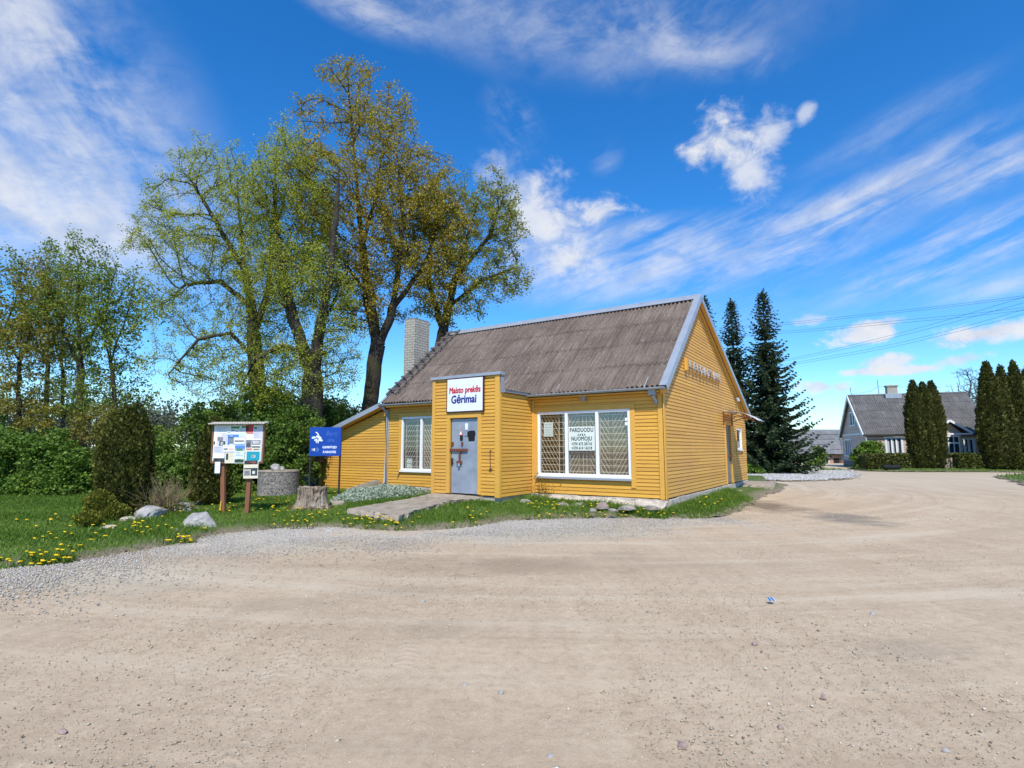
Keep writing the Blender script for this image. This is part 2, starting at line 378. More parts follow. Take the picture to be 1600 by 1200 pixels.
M['linden'] = leafmat('pale_spring_leaves', (.16, .20, .022), (.34, .39, .044), (.52, .55, .10), .46)
M['maple'] = leafmat('bronze_maple_leaves', (.16, .12, .017), (.33, .265, .032), (.46, .40, .055), .4)
M['maplegreen'] = leafmat('yellow_green_maple_leaves', (.12, .13, .017), (.26, .27, .034), (.40, .41, .07), .4)
M['grove'] = leafmat('mid_green_leaves', (.085, .12, .018), (.18, .25, .036), (.31, .38, .065), .4)
M['grovebronze'] = leafmat('olive_bronze_leaves', (.12, .11, .018), (.24, .215, .036), (.36, .34, .065), .4)
M['hazel'] = leafmat('fresh_green_leaves', (.045, .095, .013), (.12, .215, .028), (.23, .35, .06), .36)
M['hedgeleaf'] = leafmat('dark_shrub_leaves', (.045, .085, .013), (.12, .21, .03), (.24, .34, .06), .38)
M['spruce'] = leafmat('spruce_needles', (.015, .028, .012), (.042, .070, .027), (.09, .135, .055), .14)
M['thuja'] = leafmat('bronze_thuja_sprays', (.034, .040, .009), (.098, .108, .022), (.19, .195, .042), .22)
M['thujadark'] = leafmat('dark_thuja_sprays', (.026, .031, .009), (.082, .09, .022), (.17, .17, .042), .2)
M['thujayellow'] = leafmat('yellowish_thuja_sprays', (.075, .08, .012), (.20, .205, .03), (.36, .35, .055), .28)
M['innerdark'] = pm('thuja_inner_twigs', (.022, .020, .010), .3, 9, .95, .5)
M['twigdry'] = leafmat('dry_twigs', (.16, .115, .06), (.28, .21, .12), (.38, .30, .18), .1)
M['grass'] = leafmat('grass_blades', (.052, .112, .013), (.135, .245, .028), (.26, .35, .07), .4)
M['drygrass'] = leafmat('dry_grass_blades', (.13, .12, .05), (.22, .2, .09), (.3, .27, .13), .2)
M['silver'] = leafmat('silver_leaves', (.18, .24, .17), (.34, .41, .31), (.50, .56, .45), .2)
M['privet'] = leafmat('clipped_hedge_leaves', (.045, .05, .012), (.10, .115, .025), (.16, .18, .04), .25)
M['far'] = leafmat('far_wood_leaves', (.055, .07, .05), (.10, .12, .075), (.15, .17, .10), .2)
k = NT('dandelion_yellow'); M['dand'] = k.done(k.mix(k.noise(40), (.72, .46, .004), (.85, .62, .01)), .6)
M['stem'] = pm('green_stem', (.08, .13, .03), .2, 10, .6, 0.)

k = NT('window_glass')
g = k.t.nodes.new('ShaderNodeBsdfGlossy'); g.inputs['Roughness'].default_value = .015; g.inputs[0].default_value = (.9, .93, 1, 1)
tr = k.t.nodes.new('ShaderNodeBsdfTransparent'); tr.inputs[0].default_value = (.9, .93, .93, 1)
fr = k.t.nodes.new('ShaderNodeLayerWeight'); fr.inputs[0].default_value = .5
mx = k.t.nodes.new('ShaderNodeMixShader'); k.L(k.math('ADD', k.math('MULTIPLY', k.math('POWER', fr.outputs[1], 4.), .8), .13), mx.inputs[0])
k.L(tr.outputs[0], mx.inputs[1]); k.L(g.outputs[0], mx.inputs[2]); k.L(mx.outputs[0], k.t.nodes['Material Output'].inputs[0]); M['glass'] = k.m

# ------------------------------------------------------------------ ground
EDGE_PX = [(-260, 925), (0, 886), (100, 878), (200, 863), (300, 843), (360, 832), (440, 824), (520, 823), (600, 829), (680, 829), (740, 822), (800, 812), (900, 809), (1000, 808), (1080, 809), (1128, 807), (1162, 797), (1192, 778), (1225, 766), (1234, 757), (1200, 752)]
EDGE = np.array([(gp(*p).x, gp(*p).y) for p in EDGE_PX])
BACK = np.array([(13.2, 29.), (-3, 34.), (-24, 34.), (-24., EDGE[0, 1])])
LAWN = np.vstack([EDGE, BACK])
def inside(P, poly):
    x, y = P[:, 0], P[:, 1]; r = np.zeros(len(P), bool); n = len(poly)
    for i in range(n):
        x0, y0 = poly[i]; x1, y1 = poly[(i + 1) % n]
        if y0 == y1: continue
        r ^= ((y0 > y) != (y1 > y)) & (x < (x1 - x0) * (y - y0) / (y1 - y0) + x0)
    return r
def dist_line(P, line):
    d = np.full(len(P), 1e9)
    for i in range(len(line) - 1):
        a, b = line[i], line[i + 1]; ab = b - a
        t = np.clip(((P - a) @ ab) / (ab @ ab), 0, 1)
        d = np.minimum(d, np.linalg.norm(P - (a + t[:, None] * ab), axis=1))
    return d
def vnoise(P, s, seed=0):
    """cheap smooth value noise on 2-D points"""
    q = P * s + seed * 17.13; i = np.floor(q).astype(int); f = q - i; f = f * f * (3 - 2 * f)
    def h(a, b): 
        v = np.sin(a * 127.1 + b * 311.7 + seed * 74.7) * 43758.5453; return v - np.floor(v)
    return (h(i[:, 0], i[:, 1]) * (1 - f[:, 0]) + h(i[:, 0] + 1, i[:, 1]) * f[:, 0]) * (1 - f[:, 1]) + \
           (h(i[:, 0], i[:, 1] + 1) * (1 - f[:, 0]) + h(i[:, 0] + 1, i[:, 1] + 1) * f[:, 0]) * f[:, 1]
def lawn_sd(P):
    d = dist_line(P, EDGE) + (vnoise(P, 2.3, 3) - .5) * .35 + (vnoise(P, 7, 5) - .5) * .14
    return np.where(inside(P, LAWN), d, -d)
def lawn_z(P):
    d = np.clip(lawn_sd(P), 0, 3)
    side_ = np.clip((P[:, 0] + 9) / 7, 0, 1)              # the bank is higher by the shop than far left
    return -.06 + .055 * np.clip(d / .4, 0, 1) + (.03 + .18 * side_) * (1 - np.exp(-d * .9)) + (vnoise(P, 1.1, 8) - .5) * .03 * np.clip(d, 0, 1)
def z_at(x, y): return float(lawn_z(np.array([[x, y]]))[0]) if float(lawn_sd(np.array([[x, y]]))[0]) > 0 else 0.

def lot_mat():
    k = NT('packed_dirt_lot')
    big = k.noise(.16, 4, .5); mid = k.noise(.9, 6, .62); fine = k.noise(13, 9, .78); grain = k.noise(80, 5, .85)
    a, b, c = (0.427, 0.325, 0.224), (0.555, 0.443, 0.322), (0.500, 0.393, 0.280)
    col = k.mix(k.ramp(mid, [(.3, 0.), (.72, 1.)]), a, b)
    col = k.mix(k.ramp(big, [(.35, 0.), (.65, .7)]), col, c)
    # long streaks left by wheels, bending with the way round the shop
    sv = k.noise(.8, 6, .6, k.map((.28, 2.2, 1), (0, 0, R(-14))), 1.2)
    col = k.mix(k.ramp(sv, [(.42, 0.), (.62, .32)]), col, (0.390, 0.294, 0.203))
    sv2 = k.noise(.9, 6, .6, k.map((2.6, .22, 1), (0, 0, R(-28))), 1.)
    col = k.mix(k.ramp(sv2, [(.45, 0.), (.65, .35)]), col, (0.598, 0.486, 0.356))
    col = k.mix(k.ramp(fine, [(.36, .5), (.48, 0.)]), col, (0.287, 0.215, 0.147))
    col = k.mix(k.ramp(fine, [(.53, 0.), (.7, .65)]), col, (0.647, 0.537, 0.407))
    col = k.mix(k.ramp(grain, [(.34, .75), (.46, 0.)]), col, (0.244, 0.186, 0.130))
    col = k.mix(k.ramp(grain, [(.56, 0.), (.7, .7)]), col, (0.732, 0.627, 0.497))
    # damp or bare brown patches, each with a place of its own
    sxyz = k.t.nodes.new('ShaderNodeSeparateXYZ'); k.L(k.tc.outputs['Object'], sxyz.inputs[0])
    def patch(px, py, w, h, colr, op, nz):
        nonlocal col
        p = gp(px, py); q = gp(px + w, py); r = gp(px, py + h); sx = abs(q.x - p.x); sy = abs(r.y - p.y)
        u = k.math('DIVIDE', k.math('SUBTRACT', sxyz.outputs[0], p.x), sx); v = k.math('DIVIDE', k.math('SUBTRACT', sxyz.outputs[1], p.y), sy)
        d = k.math('SQRT', k.math('ADD', k.math('MULTIPLY', u, u), k.math('MULTIPLY', v, v)))
        d = k.math('ADD', d, k.math('MULTIPLY', k.math('SUBTRACT', nz, .5), 2.2))
        col = k.mix(k.ramp(d, [(.35, op), (1., 0.)]), col, colr)
    patch(1312, 806, 60, 16, (.16, .145, .13), .75, mid); patch(780, 880, 170, 22, (.27, .195, .135), .6, mid); patch(620, 920, 110, 14, (.29, .22, .16), .45, mid)
    patch(960, 865, 60, 8, (.27, .21, .15), .4, fine); patch(700, 975, 90, 18, (.31, .25, .185), .4, mid); patch(1000, 880, 300, 22, (.30, .225, .16), .3, sv)
    patch(430, 940, 90, 14, (.31, .25, .19), .35, mid); patch(1190, 788, 62, 17, (.15, .115, .08), .85, mid); patch(1420, 1010, 120, 22, (.33, .28, .22), .45, fine)
    # pale loose gravel lying along the grass
    def pale(px, py, w, h, op): patch(px, py, w, h, (.46, .42, .335), op, mid)
    pale(150, 895, 260, 30, .7); pale(420, 850, 180, 18, .6); pale(820, 833, 260, 16, .65)
    # the yard in front of the far house is a bleached, yellower dirt
    far = k.ramp(k.math('ADD', k.math('MULTIPLY', sxyz.outputs[1], .025), k.math('MULTIPLY', k.math('SUBTRACT', mid, .5), .3)), [(.42, 0.), (.7, .55)])
    col = k.mix(far, col, (.50, .43, .335))
    h = k.math('ADD', k.math('MULTIPLY', mid, .4), k.math('ADD', k.math('MULTIPLY', fine, .8), k.math('MULTIPLY', grain, .22)))
    # tyre tread
    def tread(px0, py0, px1, py1, width):
        nonlocal h
        a_, b_ = gp(px0, py0), gp(px1, py1); dx, dy = (b_ - a_).x, (b_ - a_).y; ln = math.hypot(dx, dy); dx /= ln; dy /= ln
        X = k.math('SUBTRACT', sxyz.outputs[0], a_.x); Y = k.math('SUBTRACT', sxyz.outputs[1], a_.y)
        t = k.math('ADD', k.math('MULTIPLY', X, dx), k.math('MULTIPLY', Y, dy)); s = k.math('SUBTRACT', k.math('MULTIPLY', Y, dx), k.math('MULTIPLY', X, dy))
        s = k.math('ADD', s, k.math('MULTIPLY', k.math('SINE', k.math('MULTIPLY', t, .5)), .25))
        m = k.math('MULTIPLY', k.math('LESS_THAN', k.math('ABSOLUTE', s), width), k.math('MULTIPLY', k.math('GREATER_THAN', t, 0.), k.math('LESS_THAN', t, ln)))
        tr = k.math('SINE', k.math('ADD', k.math('MULTIPLY', t, 70.), k.math('MULTIPLY', k.math('ABSOLUTE', s), 40.)))
        h = k.math('ADD', h, k.math('MULTIPLY', k.math('MULTIPLY', m, k.math('MULTIPLY', tr, k.ramp(mid, [(.45, 0.), (.62, 1.)]))), .2))
        h = k.math('SUBTRACT', h, k.math('MULTIPLY', m, .03))
    tread(345, 1190, 440, 930, .08); tread(600, 1120, 615, 930, .08); tread(900, 1010, 1500, 1120, .07); tread(640, 1060, 760, 1190, .07)
    dx = k.math('SUBTRACT', sxyz.outputs[0], 1.); dy = k.math('SUBTRACT', sxyz.outputs[1], 27.)
    rr_ = k.math('SQRT', k.math('ADD', k.math('MULTIPLY', dx, dx), k.math('MULTIPLY', dy, dy))); an = k.math('ARCTAN2', dx, k.math('MULTIPLY', dy, -1.))
    cv = k.t.nodes.new('ShaderNodeCombineXYZ'); k.put(k.math('MULTIPLY', rr_, 1.5), cv.inputs[0]); k.put(k.math('MULTIPLY', an, 2.2), cv.inputs[1])
    bn = k.noise(1., 6, .62, cv.outputs[0], .5)
    col = k.mix(k.ramp(bn, [(.30, .42), (.47, 0.)]), col, (.37, .285, .20)); col = k.mix(k.ramp(bn, [(.52, 0.), (.68, .5)]), col, (.60, .525, .415))
    cv2 = k.t.nodes.new('ShaderNodeCombineXYZ'); k.put(k.math('MULTIPLY', rr_, 5.5), cv2.inputs[0]); k.put(k.math('MULTIPLY', an, 3.), cv2.inputs[1])
    bn2 = k.noise(1., 5, .6, cv2.outputs[0], .3); col = k.mix(k.ramp(bn2, [(.34, .3), (.46, 0.)]), col, (.34, .265, .19))
    h = k.math('ADD', h, k.math('MULTIPLY', bn, .8))
    col = k.mix(1., col, (.975, .965, .915), 'MULTIPLY')
    return k.done(col, .95, k.bump(h, .5, .03))
M['lot'] = lot_mat()
def build_ground():
    # one sheet: a fine patch under the camera, widening rings of coarse faces out to the horizon
    xs = np.concatenate([[-900, -300, -120, -60, -35], np.arange(-22, 22.01, .16), [26, 34, 50, 80, 160, 400, 900]])
    ys = np.concatenate([[-300, -60, -15, -4], np.arange(1.2, 22.01, .16), [24, 28, 34, 42, 55, 80, 130, 300, 1200]])
    X, Y = np.meshgrid(xs, ys); P = np.stack([X.ravel(), Y.ravel()], 1)
    near = np.exp(-((np.maximum(np.abs(P[:, 0]) - 14, 0)) ** 2) / 30) * np.exp(-(np.maximum(P[:, 1] - 16, 0)) ** 2 / 20)
    Z = near * ((vnoise(P, .45, 1) - .5) * .02 + (vnoise(P, 1.6, 2) - .5) * .009 + (vnoise(P, 4.2, 4) - .5) * .006) - .030
    ny, nx = X.shape; idx = np.arange(ny * nx).reshape(ny, nx)
    F = np.stack([idx[:-1, :-1].ravel(), idx[:-1, 1:].ravel(), idx[1:, 1:].ravel(), idx[1:, :-1].ravel()], 1)
    o = link('ground', raw_mesh('ground', np.column_stack([P, Z]), F, M['lot'], None, True)); tag(o, kind='structure')
build_ground()
def lawn_mat():
    k = NT('lawn_soil'); e = k.attr('edge')
    n = k.noise(6, 7, .7); g = k.ramp(n, [(.3, (.045, .07, .014)), (.55, (.085, .13, .024)), (.75, (.15, .17, .05))])
    d = k.ramp(k.noise(14, 7, .7), [(.3, (.13, .10, .07)), (.7, (.30, .25, .19))])
    f = k.ramp(k.math('ADD', e, k.math('MULTIPLY', k.math('SUBTRACT', k.noise(3, 5, .6), .5), .5)), [(.15, 0.), (.6, 1.)])
    return k.done(k.mix(f, d, g), .95, k.bump(n, .8, .04))
M['lawn'] = lawn_mat()
def sheet(name, poly_or_none, step, bounds, zoff=0., sd=None, zf=None, mat='lawn'):
    x0, x1, y0, y1 = bounds; xs = np.arange(x0, x1, step); ys = np.arange(y0, y1, step)
    X, Y = np.meshgrid(xs, ys); P = np.stack([X.ravel(), Y.ravel()], 1); s = sd(P); Z = zf(P) + zoff
    ny, nx = X.shape; idx = np.arange(ny * nx).reshape(ny, nx)
    F = np.stack([idx[:-1, :-1].ravel(), idx[:-1, 1:].ravel(), idx[1:, 1:].ravel(), idx[1:, :-1].ravel()], 1)
    F = F[(s[F] > -.0).all(1)]
    used = np.unique(F); mp = np.full(len(P), -1); mp[used] = np.arange(len(used))
    me = raw_mesh(name, np.column_stack([P, Z])[used], mp[F], M[mat], None, True)
    a = me.attributes.new('edge', 'FLOAT', 'POINT'); a.data.foreach_set('value', np.clip(s[used], 0, 1).astype(np.float32))
    return tag(link(name, me), kind='structure')
sheet('lawn', None, .09, (-22, 14, 6, 33), sd=lawn_sd, zf=lawn_z)
# far meadow behind the trees, verge by the grey house, verge at the right edge, ground under the spruces
def poly_sheet(name, pts, z, mat='lawn', rise=0.):
    P = np.array(pts); n0 = P.min(0) - .5; n1 = P.max(0) + .5; st = max((n1 - n0).max() / 160, .1)
    loop = np.vstack([P, P[:1]])
    sdf = lambda Q: np.where(inside(Q, P), 1, -1) * (dist_line(Q, loop)) + (vnoise(Q, 1.1, 4) - .5) * .5
    return sheet(name, None, min(st, .3), (n0[0], n1[0], n0[1], n1[1]), z, sdf, lambda Q: rise * np.clip(sdf(Q) / 2.2, 0, 1) + (vnoise(Q, .7, 2)) * .02 - .03, mat)
g2 = lambda px, py: tuple(gp(px, py)[:2])
poly_sheet('meadow', [(-24, 20), (-24, 95), (-90, 95), (-90, 20)], .012)
poly_sheet('meadow', [(-24, 33.5), (12, 33.5), (22, 60), (14, 95), (-24, 95)], .012)
xy = lambda px, y: (at(px, 700, y).x, y)
HG = [xy(1318, 50), xy(1328, 42.5), xy(1350, 39.3), xy(1400, 38.2), xy(1450, 37.8), xy(1540, 37.6), xy(1640, 37), (62, 66), (40, 66)]
poly_sheet('verge', HG, .02, rise=.23)
VR = [g2(1553, 744), g2(1600, 758), g2(1720, 775), g2(1800, 745), g2(1620, 737)]
poly_sheet('verge', VR, .03)
SG = [(13.0, 29.5), g2(1180, 738.5), g2(1290, 738), g2(1330, 734.5), g2(1288, 731.5), (26, 60), (15, 60)]
poly_sheet('verge', SG, .016)

# ------------------------------------------------------------------ loose stones
OCT = np.array([(1,0,0),(-1,0,0),(0,1,0),(0,-1,0),(0,0,1),(0,0,-1)], float)
OCF = np.array([(0,2,4),(2,1,4),(1,3,4),(3,0,4),(2,0,5),(1,2,5),(3,1,5),(0,3,5)])
def pebbles(name, P, size, rng, mat, z=0.):
    n = len(P); V = np.repeat(OCT[None], n, 0) * (1 + rng.uniform(-.35, .35, (n, 6, 3)))
    sc_ = np.stack([rng.uniform(.7, 1.3, n), rng.uniform(.6, 1., n), rng.uniform(.35, .7, n)], 1)[:, None] * size[:, None, None]
    V = V * sc_; a = rng.uniform(0, 6.28, n); c, s = np.cos(a)[:, None], np.sin(a)[:, None]
    x = V[..., 0] * c - V[..., 1] * s; y = V[..., 0] * s + V[..., 1] * c
    V = np.stack([x + P[:, 0:1], y + P[:, 1:2], V[..., 2] + (P[:, 2:3] if P.shape[1] > 2 else z) + sc_[:, :, 2] * .25], 2)
    F = OCF[None] + (np.arange(n) * 6)[:, None, None]
    t = np.repeat(np.clip(rng.normal(.5, .28, n), 0, 1), 8)
    return link(name, raw_mesh(name, V.reshape(-1, 3), F.reshape(-1, 3), mat, t))
k = NT('loose_gravel'); M['gravel'] = k.done(k.mix(.3, k.ramp(k.attr(), [(0., (.14, .12, .09)), (.35, (.31, .27, .205)), (.7, (.42, .375, .295)), (1., (.57, .525, .435))]), k.noise(60)), .9)
k = NT('dirt_pebbles'); M['dirtpeb'] = k.done(k.ramp(k.attr(), [(0., (.20, .16, .115)), (.22, (.36, .30, .21)), (.75, (.46, .40, .29)), (1., (.64, .59, .49))]), .95)
k = NT('white_gravel'); M['whitegravel'] = k.done(k.ramp(k.attr(), [(0., (.22, .22, .21)), (.5, (.39, .385, .37)), (1., (.58, .575, .55))]), .9)
rng = np.random.default_rng(11)
def ground_z(P): return np.full(len(P), -.012)
def scatter():
    # gravel band that follows the edge of the lawn
    Q = []
    seg = np.linalg.norm(np.diff(EDGE[:16], axis=0), axis=1); cum = np.concatenate([[0], np.cumsum(seg)])
    n = 70000; t = rng.uniform(0, cum[-1], n); i = np.clip(np.searchsorted(cum, t) - 1, 0, len(seg) - 1); f = (t - cum[i]) / seg[i]
    B = EDGE[i] + (EDGE[i + 1] - EDGE[i]) * f[:, None]; d = (EDGE[i + 1] - EDGE[i]) / seg[i][:, None]; nn = np.stack([d[:, 1], -d[:, 0]], 1)
    off = -.25 + np.abs(rng.normal(0, 1.05, n)); P = B + nn * off[:, None] + rng.normal(0, .3, (n, 2)); P = P[lawn_sd(P) < .12]; n = len(P)
    keep = (vnoise(P, .8, 6) + rng.uniform(-.5, .5, n) > .3); P = P[keep]
    tag(pebbles('edge_gravel', P, rng.uniform(.006, .019, len(P)), rng, M['gravel'], -.028), kind='stuff')
    # thin scatter over the lot, densest near the camera where single stones show
    r = 2.2 + 15 * rng.uniform(0, 1, 170000) ** 1.7; a = rng.uniform(-.85, .85, 170000); P = np.stack([r * np.sin(a), r * np.cos(a)], 1)
    keep = (lawn_sd(P) < -.1) & (vnoise(P, .8, 9) + rng.uniform(-.45, .45, len(P)) > .35); P = P[keep]
    s = np.exp(rng.normal(-5.75, .5, len(P))) * np.clip(.75 + np.linalg.norm(P, axis=1) * .06, .8, 1.7); s = np.clip(s, .0015, .022)
    tag(pebbles('lot_gravel', P, s, rng, M['dirtpeb'], -.028), kind='stuff')
    # white heap of road metal beside the back of the shop
    poly = np.array([g2(1172, 740), g2(1320, 737), g2(1334, 743), g2(1325, 749), g2(1240, 752), g2(1172, 750)])
    lo, hi = poly.min(0), poly.max(0); P = rng.uniform(lo, hi, (42000, 2)); P = P[inside(P + rng.normal(0, .25, P.shape), poly)]
    z = .02 + .10 * vnoise(P, .5, 3)
    tag(pebbles('white_gravel', np.column_stack([P, z]), rng.uniform(.03, .07, len(P)), rng, M['whitegravel']), kind='stuff')
scatter()

# ------------------------------------------------------------------ grass
def blades(P, Z, h, w, rng, lean=.5):
    n = len(P); a = rng.uniform(0, 6.28, n); l = rng.normal(0, lean, (n, 2)) * h[:, None]
    dx = np.cos(a) * w; dy = np.sin(a) * w
    V = np.zeros((n, 4, 3)); 
    V[:, 0] = np.stack([P[:, 0] - dx, P[:, 1] - dy, Z], 1); V[:, 1] = np.stack([P[:, 0] + dx, P[:, 1] + dy, Z], 1)
    V[:, 2] = np.stack([P[:, 0] + l[:, 0] + dx * .3, P[:, 1] + l[:, 1] + dy * .3, Z + h], 1); V[:, 3] = np.stack([P[:, 0] + l[:, 0] * .8 - dx * .5, P[:, 1] + l[:, 1] * .8 - dy * .5, Z + h * .85], 1)
    return V.reshape(-1, 3), np.arange(n * 4).reshape(n, 4)
def shop_clear(P):
    c, s = math.cos(SA), math.sin(SA); x = (P[:, 0] - SX) * c - (P[:, 1] - SY) * s; y = (P[:, 0] - SX) * s + (P[:, 1] - SY) * c
    inb = (x > -13.3) & (x < .05) & (y > -.05) & (y < 10.7) | (x > -3.2) & (x < .1) & (y > -.42) & (y < 0); inv = (x > -6.2) & (x < -3.7) & (y > -1.8) & (y < 0)
    return ~(inb | inv)
DAND = [  # centre and spread in the photo, how many, where they grow
    (95, 869, 48, 6, 25, 'in the patch at the gravel edge of the lawn, far left'), (110, 833, 60, 10, 18, 'scattered over the open lawn in front of the dark green shrubs'),
    (222, 823, 42, 6, 22, 'in the row below the round thuja and its rocks'), (90, 806, 40, 4, 9, 'at the back of the left lawn near the hazel bushes'),
    (307, 841, 17, 4, 15, 'in the tight clump at the gravel edge below the white boulder'), (285, 797, 14, 3, 7, 'between the grey rocks and the white boulder'),
    (365, 795, 22, 5, 20, 'between the two posts of the notice board'), (430, 790, 27, 11, 44, 'in the dense patch between notice board and tree stump'),
    (486, 809, 26, 5, 18, 'in the clump in front of the tree stump'), (540, 781, 18, 4, 9, 'beside the foot of the blue sign'),
    (596, 815, 26, 6, 30, 'in the clump in front of the concrete slab'), (740, 806, 16, 5, 9, 'in the grass right of the concrete slab'),
    (866, 797, 32, 8, 30, 'below the left half of the big shop window'), (960, 800, 48, 6, 18, 'below the right half of the big shop window'),
    (1018, 800, 20, 7, 12, 'by the front right corner of the yellow shop'), (1085, 790, 40, 9, 8, 'in the grass along the gable wall')]
drng = np.random.default_rng(5); DP = []
for cx, cy, sx, sy, n, lab in DAND:
    c = 0
    while c < n:
        q = gp(drng.normal(cx, sx * .85), drng.normal(cy, sy * .85), .12); P = np.array([[q.x, q.y]])
        if lawn_sd(P)[0] > .05 and shop_clear(P)[0] and abs(q.x) < 20 and q.y < 26: DP.append((q.x, q.y, lab)); c += 1
def grass():
    rng = np.random.default_rng(3)
    P = rng.uniform((-20, 6.3), (7.5, 21), (480000, 2)); P = P[np.abs(P[:, 0]) < P[:, 1] * 1.0 + .5]; sd_ = lawn_sd(P)
    dens = np.clip(sd_ * 1.4, .06, 1) * np.clip(vnoise(P, 1.3, 7) * 1.3 + .25, .2, 1) * np.clip(1.35 - (P[:, 1] - 7) * .045, .35, 1)
    keep = (sd_ > .02) & (rng.uniform(0, 1, len(P)) < dens) & shop_clear(P) & (np.abs(P[:, 0]) < P[:, 1] * 1.02 + .5); P = P[keep]; s2 = sd_[keep]
    tall = np.clip(vnoise(P, .9, 12) * 1.5 - .35, 0, 1); nearshop = np.clip((P[:, 0] + 2.5) / 3, 0, 1)
    h = rng.uniform(.025, .06, len(P)) * (1 + 1.3 * tall * np.clip(s2, 0, 1)) * (1 + .5 * nearshop); w = rng.uniform(.004, .009, len(P))
    V, F = blades(P, lawn_z(P) - .004, h, w, rng, .55)
    t = np.clip(rng.normal(.5, .22, len(P)) + (vnoise(P, .7, 2) - .5) * .5, 0, 1)
    tag(link('grass', raw_mesh('grass', V, F, M['grass'], t)), kind='stuff')
    # leafy rosettes round the dandelions, long tufts along the plinth
    Q = np.array([(x, y) for x, y, l in DP]); Q = np.repeat(Q, 22, 0) + rng.normal(0, .075, (len(Q) * 22, 2)); Q = Q[shop_clear(Q) & (lawn_sd(Q) > 0)]
    c0 = np.array([loc2w(x, rng.uniform(-1.05, -.55), 0)[:2] for x in rng.uniform(-3.6, .3, 4600)])
    c1 = np.array([loc2w(rng.uniform(.2, 1.1), y, 0)[:2] for y in rng.uniform(-.6, 4.5, 2600)])
    c2 = np.array([loc2w(rng.uniform(-5, -3.7), rng.uniform(-2.5, -1.9), 0)[:2] for _ in range(1800)])
    Q2 = np.vstack([c0, c1, c2]); A = np.vstack([Q, Q2]); h = np.concatenate([rng.uniform(.03, .11, len(Q)), rng.uniform(.04, .13, len(Q2))])
    V, F = blades(A, lawn_z(A) - .005, h, rng.uniform(.006, .014, len(A)), rng, .5)
    tag(link('grass', raw_mesh('grass', V, F, M['grass'], np.clip(rng.normal(.42, .2, len(A)), 0, 1))), kind='stuff')
    # dry wisps at the worn edge
    P = rng.uniform((-13, 6.3), (7.5, 16), (60000, 2)); s2 = lawn_sd(P); keep = (s2 > -.08) & (s2 < .4) & shop_clear(P) & (vnoise(P, 2, 4) > .4); P = P[keep]
    V, F = blades(P, np.maximum(lawn_z(P) - .006, 0), rng.uniform(.015, .05, len(P)), rng.uniform(.003, .007, len(P)), rng, .9)
    tag(link('dry_grass', raw_mesh('dry_grass', V, F, M['drygrass'], rng.uniform(0, 1, len(P)))), kind='stuff')
    # verges far away
    for poly, n, z in ((HG, 16000, .0), (VR, 5000, .02), (SG, 9000, .0)):
        A = np.array(poly); lo, hi = A.min(0), np.minimum(A.max(0), (60, 62)); P = rng.uniform(lo, hi, (n, 2)); P = P[inside(P, A)]
        zz = z + (.23 * np.clip(dist_line(P, np.vstack([A, A[:1]])) / 2.2, 0, 1) if poly is HG else 0) + np.zeros(len(P)); V, F = blades(P, zz, rng.uniform(.05, .14, len(P)), rng.uniform(.012, .03, len(P)), rng, .6)
        tag(link('grass', raw_mesh('grass', V, F, M['grass'], rng.uniform(.2, .9, len(P)))), kind='stuff')
grass()
def dandelions():
    meshes = []
    for v in range(5):
        rr = random.Random(v); mb = MB(); h = .05 + .018 * v; r = .019 + .003 * rr.random(); lx, ly = rr.uniform(-.02, .02), rr.uniform(-.03, 0)
        mb.tube([(0, 0, -.02), (lx * .4, ly * .4, h * .6), (lx, ly, h)], .003, 5, m=1)
        n = 10; rings = [(r * .55, -.006), (r, .002), (r * .85, .010), (r * .4, .015)]; vs = []
        for j, (q, dz) in enumerate(rings):
            for i in range(n):
                a = 2 * math.pi * (i + .5 * (j % 2)) / n; qq = q * (1 + rr.uniform(-.12, .12))
                vs.append((lx + math.cos(a) * qq, ly + math.sin(a) * qq, h + dz - .25 * math.sin(a) * qq))
        fs = [(j*n+i, j*n+(i+1)%n, (j+1)*n+(i+1)%n, (j+1)*n+i) for j in range(3) for i in range(n)] + [tuple(3*n+i for i in range(n))]
        mb.add(vs, fs, m=0); o = mb.build('dandelion', [M['dand'], M['stem']]); meshes.append(o.data); bpy.data.objects.remove(o)
    rr = random.Random(2)
    for x, y, lab in DP:
        o = link('dandelion', rr.choice(meshes)); s = rr.uniform(1.05, 1.6); o.location = (x, y, z_at(x, y)); o.scale = (s, s, rr.uniform(.7, 1.35)); o.rotation_euler = (0, 0, rr.uniform(-1, 1))
        tag(o, 'yellow dandelion ' + lab, 'dandelion', 'dandelions ' + lab)
dandelions()

